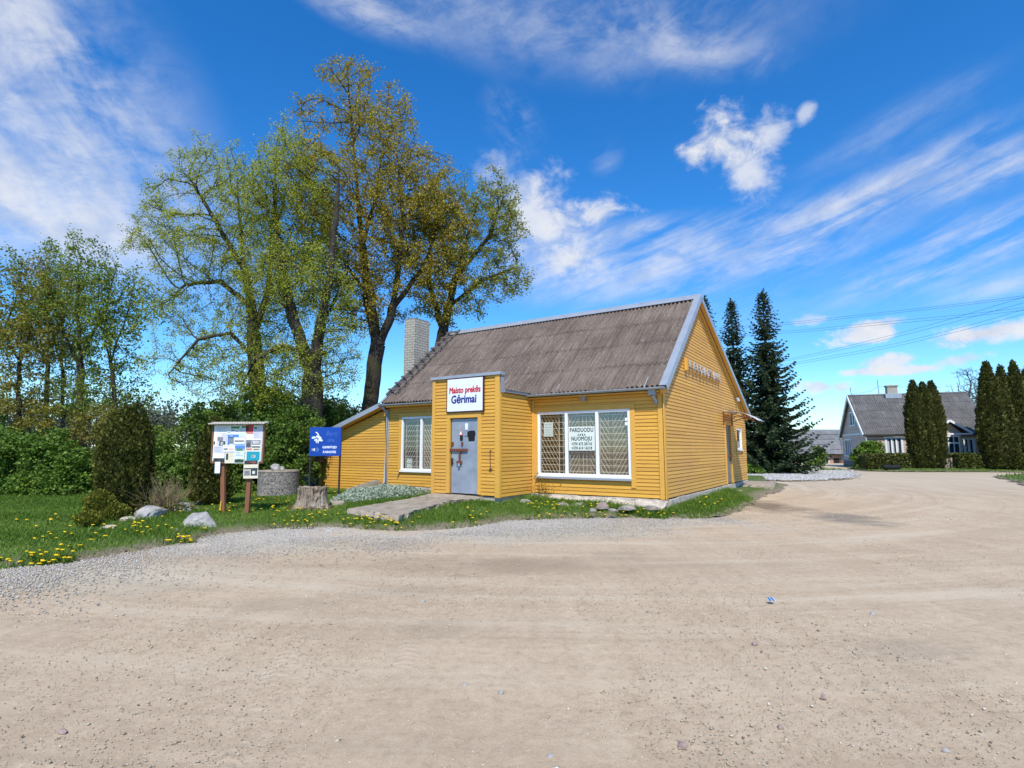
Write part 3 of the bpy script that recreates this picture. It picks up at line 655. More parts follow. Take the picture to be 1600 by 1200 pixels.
# ------------------------------------------------------------------ rocks and lesser things of the ground
def rock(name, label, px, py, wpx, hpx, mat, seed, zb=None, flat=.9, group=None, cat='rock', rough=.35):
    zg = zb if zb is not None else .08
    p = gp(px, py, zg)
    if zb is None: zg = z_at(p.x, p.y); p = gp(px, py, zg)
    k_ = p.y / FPX; w, h = wpx * k_ / 2, hpx * k_
    bm = bmesh.new(); bmesh.ops.create_icosphere(bm, subdivisions=4, radius=1)
    cuts = []; rr = random.Random(seed)
    for _ in range(16):
        d = Vector((rr.uniform(-1, 1), rr.uniform(-1, 1), rr.uniform(-.3, 1))).normalized(); cuts.append((d, rr.uniform(.55, .88)))
    for v in bm.verts:
        q = v.co.copy()
        for d, m in cuts:
            e = q.dot(d) - m
            if e > 0: q -= d * e * .85
        q *= 1 + rough * .3 * mnoise.noise(q * 1.7 + Vector((seed, 0, 0))) + .09 * mnoise.noise(q * 5 + Vector((0, seed, 0)))
        q.z = min(q.z, .66 + .12 * mnoise.noise(Vector((q.x * 1.5, q.y * 1.5, seed)))) * 1.3
        v.co = Vector((q.x * w * 1.18, q.y * w * flat, max(q.z, -.45) * h * .74 + h * .28))
    me = bpy.data.meshes.new(name); bm.to_mesh(me); bm.free(); me.materials.append(mat); me.polygons.foreach_set('use_smooth', [True] * len(me.polygons))
    try: me.set_sharp_from_angle(angle=R(38))
    except Exception: pass
    o = link(name, me); o.location = (p.x, p.y + w * .5, zg); o.rotation_euler = (0, 0, rr.uniform(-.4, .4))
    return tag(o, label, cat, group)
ROCKS = 'boulders edging the lawn'
rock('boulder', 'white rounded boulder on the grass left of the notice board', 306, 824, 46, 22, M['rock'], 3, group=ROCKS)
rock('boulder', 'low broad pale boulder at the foot of the round thuja', 226, 811, 50, 20, M['rock'], 8, group=ROCKS)
rock('boulder', 'bluish grey boulder beside the dry brown shrub', 278, 803, 36, 18, M['rock'], 14, group=ROCKS)
rock('flat_stone', 'small flat pale stone on the lawn below the thuja', 166, 827, 24, 6, M['plinth'], 21)
rock('flat_stone', 'tiny pale stone lying in front of the white boulder', 273, 831, 12, 5, M['rock'], 22)
rock('flat_stone', 'pale flat slab stone half sunk behind the pale boulder', 195, 815, 34, 7, M['plinth'], 23)
rock('flat_stone', 'grey flat stone in the grass behind the rocks', 310, 789, 20, 4, M['rock'], 29)
rock('flat_stone', 'flat broken stone between stump and blue sign', 523, 791, 22, 9, M['concrete'], 24)
FS = 'stones along the shop plinth'
for px, py, w, h, mt, lab in ((942, 795, 22, 14, 'rockpink', 'reddish brown stone standing out of the shop plinth below the window'), (926, 799, 14, 7, 'rock', 'small grey stone next to the reddish plinth stone'),
        (1022, 797, 24, 9, 'rock', 'rounded pale stone at the front right corner of the shop'), (1012, 796, 12, 8, 'rock', 'small white stone left of the shop corner'),
        (905, 792, 30, 9, 'plinth', 'broad pale rubble stone left of the reddish plinth stone'), (880, 792, 26, 9, 'plinth', 'pale rubble stone under the left part of the big window'),
        (820, 788, 26, 11, 'rock', 'grey stone in the grass where the entrance porch meets the wall'), (980, 797, 34, 10, 'plinth', 'long pale rubble stone under the right part of the big window'),
        (958, 799, 18, 6, 'plinth', 'little rubble stone right of the reddish plinth stone')):
    rock('plinth_stone', lab, px, py, w * .85, h * .72, M['rockpink' if mt == 'rockpink' else 'stonedull'], px % 37, zb=.14, flat=.6, group=FS)
rock('boulder', 'tall pinkish boulder in front of the grey house hedge', 1483, 733, 20, 21, M['rockpink'], 41, zb=.125)
rock('boulder', 'small grey stone on the grass right of the spruces', 1274, 736, 14, 8, M['rock'], 43, zb=.03)
for px, py, w, h, lab in ((514, 831, 12, 5, 'flat grey stone on the gravel below the tree stump'), (685, 862, 7, 3, 'dark small stone on the brown patch of the lot'),
        (783, 1087, 9, 6, 'bluish small stone lying alone on the lot in the foreground'), (1068, 1170, 14, 9, 'brown stone at the bottom of the picture'), (1288, 1092, 9, 6, 'dark brown stone on the right foreground'),
        (1365, 961, 8, 5, 'pale stone right of the blue scrap'), (660, 941, 8, 4, 'pale stone on the tyre marks'), (96, 1146, 14, 5, 'dark flat stone lower left'), (1220, 1139, 9, 6, 'dark stone between the two right foreground stones'),
        (548, 1000, 6, 4, 'little dark stone left of the middle of the lot'), (1480, 1176, 10, 5, 'pale stone lower right'), (860, 1185, 12, 6, 'pale flat stone at the bottom middle'), (725, 1073, 9, 4, 'grey flat stone left of the bluish stone'), (1180, 1008, 9, 5, 'brown stone in front of the blue scrap')):
    rock('loose_stone', lab, px, py, w, h, M['rockpink' if 'brown' in lab or 'dark' in lab else 'rock'], px % 53, zb=-.03, flat=.8, group='single stones lying on the lot')
def litter():
    p = gp(1207, 940); mb = MB(); k_ = p.y / FPX * .7
    for i in range(4):
        x0 = (-6 + i * 3.2) * k_; mb.add([(x0, 0, .004 + .008 * (i % 2)), (x0 + 3.2 * k_, -.01, .006 + .008 * ((i + 1) % 2)), (x0 + 3.2 * k_, .05, .03 - .01 * (i % 2)), (x0, .05, .028)], [(0, 1, 2, 3)], m=i % 2)
    o = mb.build('litter', [pm('blue_plastic', (.02, .16, .42), .1, 8, .4, 0.), pm('pale_plastic', (.45, .55, .65), .1, 8, .4, 0.)]); o.location = p
    s = o.modifiers.new('solid', 'SOLIDIFY'); s.thickness = .002
    tag(o, 'small blue and white scrap of wrapper on the lot', 'litter')
litter()

# ------------------------------------------------------------------ the shop
SL, SW, ZB, ZE, RY, RZ = 9.566, 10.6, .327, 2.98, 3.467, 6.229
EY, EZ = -.266, 3.092; BY, BZ = SW + .266, 2.883; OU = .207
PV0, PV1, PVD = -6.08, -3.814, 1.681              # the entrance porch: x0, x1, depth
def zroof(y): return EZ + (y - EY) / (RY - EY) * (RZ - EZ) if y < RY else RZ + (y - RY) / (BY - RY) * (BZ - RZ)
def zinv_f(z): return EY + (z - EZ) / (RZ - EZ) * (RY - EY)
def zinv_b(z): return RY + (z - RZ) / (BZ - RZ) * (BY - RY)
SIDE_RNG = random.Random(4)
def siding(mb, lo, hi, z0, z1, put, holes=(), pitch=.094, seam=3.6):
    """rows of lapped boards; lo/hi give the wall ends at a height, put(s, depth, z) -> xyz"""
    n = int(math.ceil((z1 - z0) / pitch)); rr = SIDE_RNG
    for i in range(n):
        a = z0 + i * pitch; b = min(a + pitch, z1); m = (a + b) / 2
        iv = [(lo, hi, True, True)]
        for hx0, hx1, hz0, hz1 in holes:
            if b > hz0 + .03 and a < hz1 - .03:
                nv = []
                for l, h, fl, fh in iv:
                    L0 = l(m) if callable(l) else l; H0 = h(m) if callable(h) else h
                    if hx1 <= L0 or hx0 >= H0: nv.append((l, h, fl, fh)); continue
                    if hx0 > L0: nv.append((l, hx0, fl, False))
                    if hx1 < H0: nv.append((hx1, h, False, fh))
                iv = nv
        for l, h, fl, fh in iv:
            l0, l1 = (l(a), l(b)) if callable(l) else (l, l); h0, h1 = (h(a), h(b)) if callable(h) else (h, h)
            if h0 - l0 < .02: continue
            h1 = max(h1, l1 + .001)
            cuts = [0.]
            x = rr.uniform(.3, 1) * seam
            while x < (h0 - l0) - .5: cuts.append(x / (h0 - l0)); x += rr.uniform(.6, 1.1) * seam
            cuts.append(1.)
            for c0, c1 in zip(cuts[:-1], cuts[1:]):
                A0, A1 = l0 + (h0 - l0) * c0, l0 + (h0 - l0) * c1 - (.003 if c1 < 1 else 0); B0, B1 = l1 + (h1 - l1) * c0, l1 + (h1 - l1) * c1 - (.003 if c1 < 1 else 0)
                g = .015; j = rr.uniform(-.0015, .0015); d = -.020 + j
                pr = [(.09, a), (.010, a), (.010, a + g), (d, a + g + .003), (d + .006, b - .003), (.010, b), (.09, b)]
                vs = []
                for e in (0, 1):
                    for dep, z in pr:
                        f = (z - a) / max(b - a, 1e-6); s = (A0 + (B0 - A0) * f) if e == 0 else (A1 + (B1 - A1) * f)
                        vs.append(put(s, dep, z))
                k_ = len(pr)
                mb.add(vs, [(q, (q + 1) % k_, k_ + (q + 1) % k_, k_ + q) for q in range(k_)] + [tuple(range(k_)), tuple(range(k_, 2 * k_))], min(1, max(0, rr.gauss(.6, .25))))
def corrugated(mb, x0, x1, a, b, rows, pitch=.13, amp=.034, sheet=1.12, lift=.010, seed=1, lap=.12, th=.008, jag=.05):
    """wavy sheets on the slope a -> b (both (y, z), a is the eave)"""
    rr = random.Random(seed); dy, dz = b[0] - a[0], b[1] - a[1]; ln = math.hypot(dy, dz); ty, tz = dy / ln, dz / ln; ny, nz = -tz, ty
    if nz < 0: ny, nz = -ny, -nz
    per = 8; rl = ln / rows
    for r in range(rows):
        x = x0; c = 0
        while x < x1 - .01:
            xe = min(x + sheet, x1); lo = r * rl - (lap if r else 0) + rr.uniform(-jag, jag); hi = (r + 1) * rl
            n = max(2, int(round((xe - x) / pitch * per))); off = lift + rr.uniform(0, .008) + (.004 if c % 2 else 0); tl = rr.uniform(0, .006)
            vs = []
            for i in range(n + 1):
                xx = x + (xe - x) * i / n; w = amp * math.cos(2 * math.pi * (xx - x0) / pitch)
                for s, o in ((lo, off + tl + w), (hi, w), (lo, off + tl + w - th), (hi, w - th)):
                    vs.append((xx, a[0] + ty * s + ny * o, a[1] + tz * s + nz * o))
            fs = []
            for i in range(n):
                p = i * 4; q = p + 4; fs += [(p, q, q + 1, p + 1), (p + 2, p + 3, q + 3, q + 2), (p, p + 2, q + 2, q)]
            fs += [(0, 1, 3, 2), (n*4, n*4+2, n*4+3, n*4+1)]
            mb.add(vs, fs, min(1, max(0, rr.gauss(.6, .3)))); x = xe + .0; c += 1
def text(body, size, mat, parent, name, mtx, align='CENTER', extrude=.002, shear=0., wid=1., offset=0., spacing=1., bold=0.):
    cu = bpy.data.curves.new(name, 'FONT'); cu.body = body; cu.size = size; cu.align_x = align; cu.align_y = 'CENTER'; cu.extrude = extrude; cu.shear = shear
    cu.offset = offset; cu.space_character = spacing; cu.resolution_u = 3
    ob = bpy.data.objects.new('tmp', cu); sc.collection.objects.link(ob); bpy.context.view_layer.update()
    me = bpy.data.meshes.new_from_object(ob.evaluated_get(bpy.context.evaluated_depsgraph_get())); bpy.data.objects.remove(ob)
    if bold:                                          # heavier strokes: the same outline laid down a few times, slightly shifted
        bm = bmesh.new(); bm.from_mesh(me); src = list(bm.verts) + list(bm.edges) + list(bm.faces)
        for i, (dx, dy) in enumerate(((bold, 0), (-bold, 0), (0, bold), (0, -bold))):
            g = bmesh.ops.duplicate(bm, geom=src); bmesh.ops.translate(bm, verts=[e for e in g['geom'] if isinstance(e, bmesh.types.BMVert)], vec=(dx / wid, dy, .0004 * (i + 1)))
        bm.to_mesh(me); bm.free()
    me.materials.clear(); me.materials.append(mat); me.name = name
    for v in me.vertices:
        v.co = mtx(v.co.x * wid, v.co.y, v.co.z)
    return link(name, me, parent)
def window(parent, x0, x1, z0, z1, nm, mapf, panes, fw=.065, sill=True, grille=None, depth=.0):
    """framed glass in a wall plane; mapf(s, depth, z) -> xyz, panes = s of the mullion centres"""
    def bx(mb, a, b, d0, d1, c, d, t=.5, m=0):
        P = [mapf(s, q, z) for z in (c, d) for s, q in ((a, d0), (b, d0), (b, d1), (a, d1))]
        mb.add(P, [(3,2,1,0),(4,5,6,7),(0,1,5,4),(1,2,6,5),(2,3,7,6),(3,0,4,7)], t, m)
    f = MB(); bx(f, x0, x0 + fw, -.03, .05, z0, z1); bx(f, x1 - fw, x1, -.03, .05, z0, z1)
    bx(f, x0 + fw, x1 - fw, -.029, .05, z1 - fw, z1); bx(f, x0 + fw, x1 - fw, -.029, .05, z0, z0 + fw)
    fr = f.build('window', M['white'], parent, bevel=.006)
    for s in panes:
        mm = MB(); bx(mm, s - fw * .6, s + fw * .6, -.034, .045, z0 + fw * .6, z1 - fw * .6); mm.build('mullion', M['white'], fr, bevel=.006)
    ed = [x0] + list(panes) + [x1]
    for a, b in zip(ed[:-1], ed[1:]):
        g = MB(); g.add([mapf(a + .03, .012, z0 + .03), mapf(b - .03, .012, z0 + .03), mapf(b - .03, .012, z1 - .03), mapf(a + .03, .012, z1 - .03)], [(0, 1, 2, 3)])
        g.build('pane', M['glass'], fr)
    if sill:
        s_ = MB(); bx(s_, x0 - .02, x1 + .02, -.085, -.031, z0 - .045, z0 - .004); s_.build('sill', M['white'], fr, bevel=.004)
    return fr, bx
def diag_grille(mb, mapf, a, b, z0, z1, splits, dep=.085, rows=9, r=.0068):
    """horizontal rods, upright rods and two fans of slanting rods; splits = list of (s0, s1, dir)"""
    def rod(s0, q0, s1, q1, rr=r):
        p, q = Vector(mapf(s0, dep, q0)), Vector(mapf(s1, dep, q1)); mb.bar(p, q, rr * 1.7, rr * 1.7)
    for i in range(rows + 1): z = z0 + (z1 - z0) * (i + .35) / (rows + .7); rod(a, z, b, z, r * 1.1)
    for s0, s1, d in splits:
        rod(s0, z0, s0, z1); rod(s1, z0, s1, z1)
        if d == 0:
            nn = max(1, int((s1 - s0) / .085))
            for i in range(1, nn): s = s0 + (s1 - s0) * i / nn; rod(s, z0, s, z1)
            continue
        sl = 1.75; step = .19; H = z1 - z0; t = -H
        z = z0 - (s1 - s0) * sl
        while z < z1:
            # line climbs from s0 to s1 (d=1) or the other way round
            pa, pb = z, z + (s1 - s0) * sl
            u0 = max(0., (z0 - pa) / (pb - pa)); u1 = min(1., (z1 - pa) / (pb - pa))
            if u1 - u0 > .03:
                e0, e1 = (s0 + (s1 - s0) * u0, s0 + (s1 - s0) * u1) if d > 0 else (s1 - (s1 - s0) * u0, s1 - (s1 - s0) * u1)
                rod(e0, pa + (pb - pa) * u0, e1, pa + (pb - pa) * u1, r * .85)
            z += step
F_ = lambda s, d, z: (s, d, z)                       # front plane: s = x
G_ = lambda s, d, z: (-d, s, z)                      # gable plane x = 0: s = y, outwards = +x
P_ = lambda s, d, z: (s, d - PVD, z)                 # porch front
PS_ = lambda s, d, z: (PV1 - d, s, z)                # porch right side
def shop():
    S = thing('shop', 'yellow clapboard village shop with grey corrugated roof and barred display windows', 'shop', (SX, SY, 0), -SA)
    # openings
    rw = (front(840.5, 646)[0], front(984.5, 638)[0], front(840, 742.5)[1], front(984, 638.5)[1])
    lx0 = front(627.5, 700)[0]; lm = front(658.5, 700)[0]; lw = (lx0, lm + (lm - lx0) + .05, front(627, 735)[1], front(628, 652)[1])
    d0, d1 = front(703.5, 715, -PVD)[0], front(747, 715, -PVD)[0]; dz0, dz1 = .357, front(725, 653.5, -PVD)[1]
    gw = [side(1150.5, 700)[0], side(1158.5, 700)[0], side(1152, 703)[1], side(1152, 669)[1]]
    gd = [side(1134.6, 720)[0], side(1142.2, 720)[0], .36, side(1135, 664)[1]]
    # ---- walls
    zc = .085
    fw = MB(); siding(fw, -SL, 0, ZB, ZE, F_, [rw, lw]); w_front = fw.build('front_wall', M['yellow'], S)
    gl = MB(); siding(gl, lambda z: max(0., zinv_f(z + zc)), lambda z: min(SW, zinv_b(z + zc)), ZB, RZ - zc - .02, G_, [gw, gd], seam=4.6); w_gab = gl.build('gable_wall', M['yellow_gable'], S)
    bk = MB(); bk.box(-SL, -.1, SW - .12, SW, ZB, BZ - .12); bk.build('rear_wall', M['yellow'], S)
    le = MB(); le.add([(-SL, .1, .1), (-SL, SW - .13, .1), (-SL, SW - .13, BZ - .1), (-SL, RY, RZ - .12), (-SL, .1, zroof(.1) - .12)], [(0, 1, 2, 3, 4)]); le.build('left_wall', M['yellow'], S)
    fl = MB(); fl.box(-SL + .05, -.1, .1, SW - .15, .2, .32); fl.build('floor', M['inside'], S)
    pt = MB(); pt.box(-SL + .05, -.1, .95, 1.0, .33, 2.9); pt.box(-SL + .05, -.1, .1, .95, 2.86, 2.9); pt.build('partition', M['inside'], S)
    # porch
    px = MB(); pz1 = front(729, 588.5, -PVD)[1]
    siding(px, PV0, PV1, .33, pz1 - .03, P_, [(d0 - .02, d1 + .02, 0, dz1 + .02)]); w_por = px.build('porch_front', M['yellow'], S)
    ps = MB(); siding(ps, -PVD + .09, 0, .30, 3.06, PS_); ps.build('porch_side', M['yellow'], S)
    pl = MB(); pl.box(PV0, PV0 + .09, -PVD + .09, 0, .30, 3.02); pl.build('porch_side', M['yellow'], S)
    pb = MB(); pb.box(PV0 + .1, PV1 - .1, -.02, 0.09, .3, 3.); pb.build('porch_back', M['inside'], S)
    # ---- foundation
    fo = MB(); rr = random.Random(9)
    n = 24
    for i in range(n):
        x0 = -SL + SL * i / n; fo.box(x0, x0 + SL / n - .004, -.035 - rr.uniform(0, .04), .3, -.2, ZB - .008 - rr.uniform(0, .014), rr.random())
    for i in range(16):
        y0 = .3 + (SW - .3) * i / 16; fo.box(-.3, .02 + rr.uniform(0, .03), y0, y0 + (SW - .3) / 16 - .004, -.2, ZB - .012 - rr.uniform(0, .02), rr.random())
    fo.box(PV0 + .03, PV1 - .03, -PVD + .03, -.08, -.2, .31)
    nx, ny = 120, 14; vs = []                          # rubble spilling out below the boards
    for i in range(nx + 1):
        for j in range(ny + 1):
            x = -3.55 + 3.62 * i / nx; f = j / ny; y = -.03 - .45 * f; q = Vector((x * 4.5, f * 2.6, 1.))
            c = mnoise.cell(Vector((x * 7 + .5 * mnoise.noise(q), f * 3.3, 2.))); z = .30 - .17 * f ** .8 + .05 * mnoise.noise(q) + .035 * c * (1 - abs(f - .5)) - (.2 if j == ny else 0)
            vs.append((x, y, min(z, ZB - .012)))
    fo.add(vs, [(i * (ny + 1) + j, (i + 1) * (ny + 1) + j, (i + 1) * (ny + 1) + j + 1, i * (ny + 1) + j + 1) for i in range(nx) for j in range(ny)], .5)
    fo.build('foundation', M['plinth'], S, bevel=.012)
    ap = MB(); ap.box(.06, .42, .25, 7.4, -.1, .12); ap.build('plinth_apron', M['concrete'], S, bevel=.03)
    # ---- trim boards
    t = MB(); t.box(-.115, .0, -.045, -.022, ZB - .01, ZE - .02); t.box(.0225, .046, -.046, .09, ZB - .01, ZE - .02)
    t.build('corner_trim', M['trim'], S, bevel=.005)
    t = MB(); t.box(PV0 - .022, PV0 + .09, -PVD - .045, -PVD - .022, .32, pz1 - .03); t.box(PV1 - .10, PV1 + .045, -PVD - .046, -PVD - .022, .30, pz1 - .03); t.box(PV1 + .0225, PV1 + .045, -PVD - .021, -PVD + .07, .30, 3.06)
    t.build('corner_trim', M['trim'], S, bevel=.005)
    t = MB(); t.box(PV1 + .022, PV1 + .10, -.06, -.022, ZB, 3.0); t.build('corner_trim', M['trim'], S, bevel=.005)
    t = MB(); t.box(-SL - .045, -SL - .002, -.045, .12, ZB - .25, ZE - .1); t.build('corner_trim', M['gutter'], S, bevel=.004)
    def casing(h, right=.12, left=.12, top=.12, drop=.25):
        t = MB(); t.box(h[0] - left, h[1] + right, -.042, -.0225, h[3], h[3] + top)
        if left > .02: t.box(h[0] - left, h[0] - .001, -.0415, -.0225, h[2] - .02, h[3] - .001)
        if right > .02: t.box(h[1] + .001, h[1] + right, -.0415, -.0225, h[2] - drop, h[3] - .001)
        return t
    casing(rw, .13, .10, .13).build('window_casing', M['trim'], S, bevel=.004)
    casing(lw, .11, .11, .11, 0).build('window_casing', M['trim'], S, bevel=.004)
    t = MB(); t.bar((lw[0] - .02, -.04, lw[2] - .05), (lw[0] - .12, -.04, lw[2] - .24), .03, .02); t.build('loose_board', M['oldwood'], S)
    # eave soffit and frieze
    t = MB(); t.box(-SL, 0, EY + .05, -.021, ZE - .015, ZE + .02); t.build('eave_soffit', M['trim'], S)
    # ---- roof
    r = MB(); corrugated(r, -SL - OU, OU - .06, (EY, EZ), (RY, RZ), 4, seed=2); corrugated(r, -SL - OU, OU - .06, (BY, BZ), (RY, RZ), 6, seed=3)
    r.slope(-SL - OU + .02, OU - .1, (EY + .06, EZ + .04), (RY, RZ), -.11, -.05); r.slope(-SL - OU + .02, OU - .1, (BY - .06, BZ + .03), (RY, RZ), -.11, -.05)
    roof = r.build('roof', M['roof'], S)
    t = MB(); t.slope(-SL - OU, OU, (RY - .17, zroof(RY - .17)), (RY, RZ), .05, .066); t.slope(-SL - OU, OU, (RY + .17, zroof(RY + .17)), (RY, RZ), .05, .066); t.tube([(-SL - OU, RY, RZ + .06), (OU, RY, RZ + .06)], .035, 8)
    t.build('ridge_cap', M['metal'], roof)
    for a, b in (((EY - .03, EZ - .03), (RY, RZ)), ((BY + .03, BZ - .01), (RY, RZ))):
        t = MB(); t.slope(OU - .17, OU + .012, a, b, .052, .066); t.slope(OU + .0, OU + .014, a, b, -.11, .051); t.build('verge_flashing', M['metal'], roof)
        t = MB(); t.slope(.022, OU - .002, a, b, -.108, -.062); t.slope(.022, .075, a, b, -.19, -.109); t.build('verge_soffit', M['trim'], roof)
    t = MB(); t.slope(-SL - OU - .012, -SL - OU + .10, (EY, EZ), (RY, RZ), .052, .064); t.build('verge_flashing', M['metal'], roof)
    # fibre fringe seen under the eave and the gutters
    def gutter(x0, x1, y, z):
        g = MB(); n = 9; vs = []
        for x in (x0, x1):
            for rad in (.062, .054):
                for i in range(n): a_ = math.pi * i / (n - 1) ; vs.append((x, y - math.cos(a_) * rad, z - math.sin(a_) * rad))
        o = lambda e, k_, i: (e * 2 + k_) * n + i
        fs = []
        for i in range(n - 1): fs += [(o(0,0,i), o(1,0,i), o(1,0,i+1), o(0,0,i+1)), (o(0,1,i), o(0,1,i+1), o(1,1,i+1), o(1,1,i)), (o(0,0,i), o(0,0,i+1), o(0,1,i+1), o(0,1,i)), (o(1,0,i), o(1,1,i), o(1,1,i+1), o(1,0,i+1))]
        fs += [(o(0,0,0), o(0,1,0), o(1,1,0), o(1,0,0)), (o(0,0,n-1), o(1,0,n-1), o(1,1,n-1), o(0,1,n-1))]
        g.add(vs, fs); return g
    go = gutter(PV1 + .02, OU - .02, EY - .06, EZ - .02).build('gutter', M['gutter'], S)
    for x in (-2.9, -.35):
        b = MB(); b.bar((x, EY - .06, EZ - .02), (x, EY + .25, EZ + .27), .025, .006); b.build('bracket', M['gutter'], go)
    b = MB(); b.box(-.27, -.10, EY - .01, EY + .13, EZ - .2, EZ - .075); b.tube([(-.18, EY + .06, EZ - .2), (-.14, -.09, ZE - .22), (-.14, -.09, ZE - .30)], .04, 8); b.build('outlet', M['gutter'], go)
    gutter(-SL - OU, PV0 + .0, EY - .06, EZ - .03).build('gutter', M['gutter'], S)
    dp = MB(); dp.tube([(-SL - .08, EY - .02, EZ - .1), (-SL - .07, -.1, EZ - .3), (-SL - .07, -.085, .45), (-SL - .07, -.16, .36)], .043, 10); dpo = dp.build('downpipe', M['gutter'], S, True)
    # ---- porch top
    pr = MB(); corrugated(pr, PV0 + .12, PV1 + .10, (-PVD + .14, 3.10), (EY + .1, 3.13), 1, seed=6); pr.build('porch_roof', M['roof'], S)
    zt = pz1
    pc = MB(); pc.box(PV0 - .07, PV1 + .09, -PVD - .085, -PVD + .16, zt - .03, zt + .05); pc.build('parapet_cap', M['metal'], S, bevel=.006)
    pc = MB(); pc.box(PV1 + .047, PV1 + .06, -PVD - .0, -PVD + .16, 3.04, zt - .03); pc.box(PV1 + .047, PV1 + .075, -PVD + .16, EY - .02, 3.06, 3.135); pc.build('parapet_flashing', M['metal'], S)
    # ---- door
    do = MB(); do.box(d0, d1, -PVD + .03, -PVD + .07, dz0, dz1)
    mdoor = NT('grey_steel_door'); n1 = mdoor.noise(2.4, 6, .6); col = mdoor.mix(mdoor.ramp(n1, [(.35, 0.), (.65, 1.)]), (.25, .29, .36), (.36, .41, .48))
    col = mdoor.mix(mdoor.ramp(mdoor.noise(1.6, 7, .7, mdoor.map((4, 4, .7))), [(.55, 0.), (.7, .5)]), col, (.40, .40, .36)); col = mdoor.mix(mdoor.ramp(mdoor.noise(14, 6, .7), [(.66, 0.), (.74, .8)]), col, (.22, .14, .09))
    mdoor = mdoor.done(col, .42, mdoor.bump(n1, .12, .02), .25)
    door = do.build('entrance_door', mdoor, S, bevel=.006)
    e = MB(); e.box(d0 + .006, d0 + .02, -PVD + .024, -PVD + .0295, dz0 + .01, dz1 - .01); e.box(d0, d1, -PVD + .024, -PVD + .0295, dz1 - .012, dz1); e.box(d1 - .05, d1 - .01, -PVD + .024, -PVD + .0295, .5, 1.0, m=1); e.build('door_edge', [M['iron'], M['rust']], door)
    zb_ = front(718, 703, -PVD)[1]; xm = front(719, 703, -PVD)[0]
    e = MB(); e.bar((d0 - .05, -PVD - .012, zb_), (xm + .26, -PVD - .012, zb_ + .0), .03, .07); e.bar((xm, -PVD - .016, zb_ - .04), (xm - .01, -PVD - .016, zb_ - .33), .055, .03); e.box(xm - .10, xm + .06, -PVD - .04, -PVD + .02, zb_ - .37, zb_ - .30)
    e.box(d0 - .08, d0 - .01, -PVD - .035, -PVD + .01, zb_ - .05, zb_ + .05); e.build('locking_bar', M['rust'], door, bevel=.004)
    e = MB(); e.tube([(xm - .015, -PVD - .03, zb_ - .36), (xm - .015, -PVD - .03, zb_ - .44)], .035, 8); e.build('padlock', M['gutter'], door)
    for x in (d0 + .07, xm + .06):
        e = MB(); e.box(x - .025, x + .025, -PVD - .01, -PVD + .029, zb_ + .12, zb_ + .22); e.build('hasp', M['rust'], door, bevel=.004)
    e = MB(); e.box(d0 + .04, d0 + .075, -PVD - .0, -PVD + .029, zb_ - .42, zb_ - .22); e.tube([(d0 + .055, -PVD - .0, zb_ - .27), (d0 + .055, -PVD - .04, zb_ - .27), (d0 + .15, -PVD - .04, zb_ - .27)], .011, 6); e.build('handle', M['iron'], door)
    xw, zw = front(719, 676, -PVD)
    e = MB(); e.add([(xw - .08, -PVD + .026, zw - .07), (xw + .08, -PVD + .026, zw - .07), (xw, -PVD + .026, zw + .09)], [(0, 1, 2)], m=1); e.add([(xw - .05, -PVD + .0245, zw - .052), (xw + .05, -PVD + .0245, zw - .052), (xw, -PVD + .0245, zw + .055)], [(0, 1, 2)], m=0); e.build('warning_triangle', [M['paper'], pm('triangle_red', (.62, .13, .12), .1, 9, .5, 0.)], door)
    e = MB(); xa, za = front(720, 682, -PVD); e.prism([(0, 0)] * 3, 0, 0) if False else None
    pts = [(-.055, .10), (.055, .10), (.052, -.08), (.03, -.11), (-.03, -.105), (-.05, -.07)]
    e.add([(xa + a_, -PVD + .0262, za + b_ - .02) for a_, b_ in pts], [tuple(range(6))]); e.build('black_patch', M['black'], door)
    e = MB(); xa, za = front(735.5, 681, -PVD); pts = [(-.13, .12), (-.05, .14), (.12, .145), (.145, .05), (.12, -.02), (.115, -.14), (-.09, -.15), (-.11, -.04), (-.145, .0)]
    e.add([(xa + a_, -PVD + .0262, za + b_) for a_, b_ in pts], [tuple(range(9))]); e.box(xa - .22, xa - .165, -PVD + .024, -PVD + .029, za - .02, za + .0); e.build('black_patch', M['black'], door)
    e = MB(); xa, za = front(728, 666, -PVD); e.box(xa - .045, xa + .045, -PVD + .024, -PVD + .0292, za - .09, za + .08); e.box(xa - .02, xa + .02, -PVD + .022, -PVD + .0238, za - .05, za + .05, m=1); e.build('sticker', [M['paper'], M['signpale']], door)
    t = MB(); t.box(d0 - .12, d0 - .004, -PVD - .043, -PVD + .07, .36, dz1 + .008); t.box(d1 + .004, d1 + .12, -PVD - .043, -PVD + .07, .36, dz1 + .008); t.box(d0 - .12, d1 + .12, -PVD - .0435, -PVD + .07, dz1 + .009, dz1 + .16); t.build('door_casing', M['trim'], S, bevel=.005)
    e = MB(); xa, za = front(768, 704, -PVD); xb, zb2 = front(768.5, 733, -PVD); e.tube([(xa, -PVD - .07, za), (xb, -PVD - .07, zb2)], .011, 6); e.bar((xa, -PVD, za), (xa, -PVD - .08, za), .02, .02); e.bar((xb - .06, -PVD - .04, zb2 - .02), (xb + .03, -PVD - .05, zb2 + .01), .02, .03); e.build('grab_rod', M['rust'], S)
    # ---- sign over the door
    sx0, sz1 = front(700, 596, -PVD - .07); sx1, sz0 = front(754.5, 639, -PVD - .07); sz0 = front(699.5, 643.5, -PVD - .07)[1]; sz1 = front(754, 589, -PVD - .07)[1]
    b = MB(); b.box(sx0 - .035, sx1 + .035, -PVD - .085, -PVD - .046, sz0 - .035, sz1 + .035); sg = b.build('shop_sign', pm('sign_edge', (.055, .02, .02), .2, 6, .5, 0.), S)
    b = MB(); b.box(sx0, sx1, -PVD - .093, -PVD - .0855, sz0, sz1); b.build('sign_face', M['signwhite'], sg)
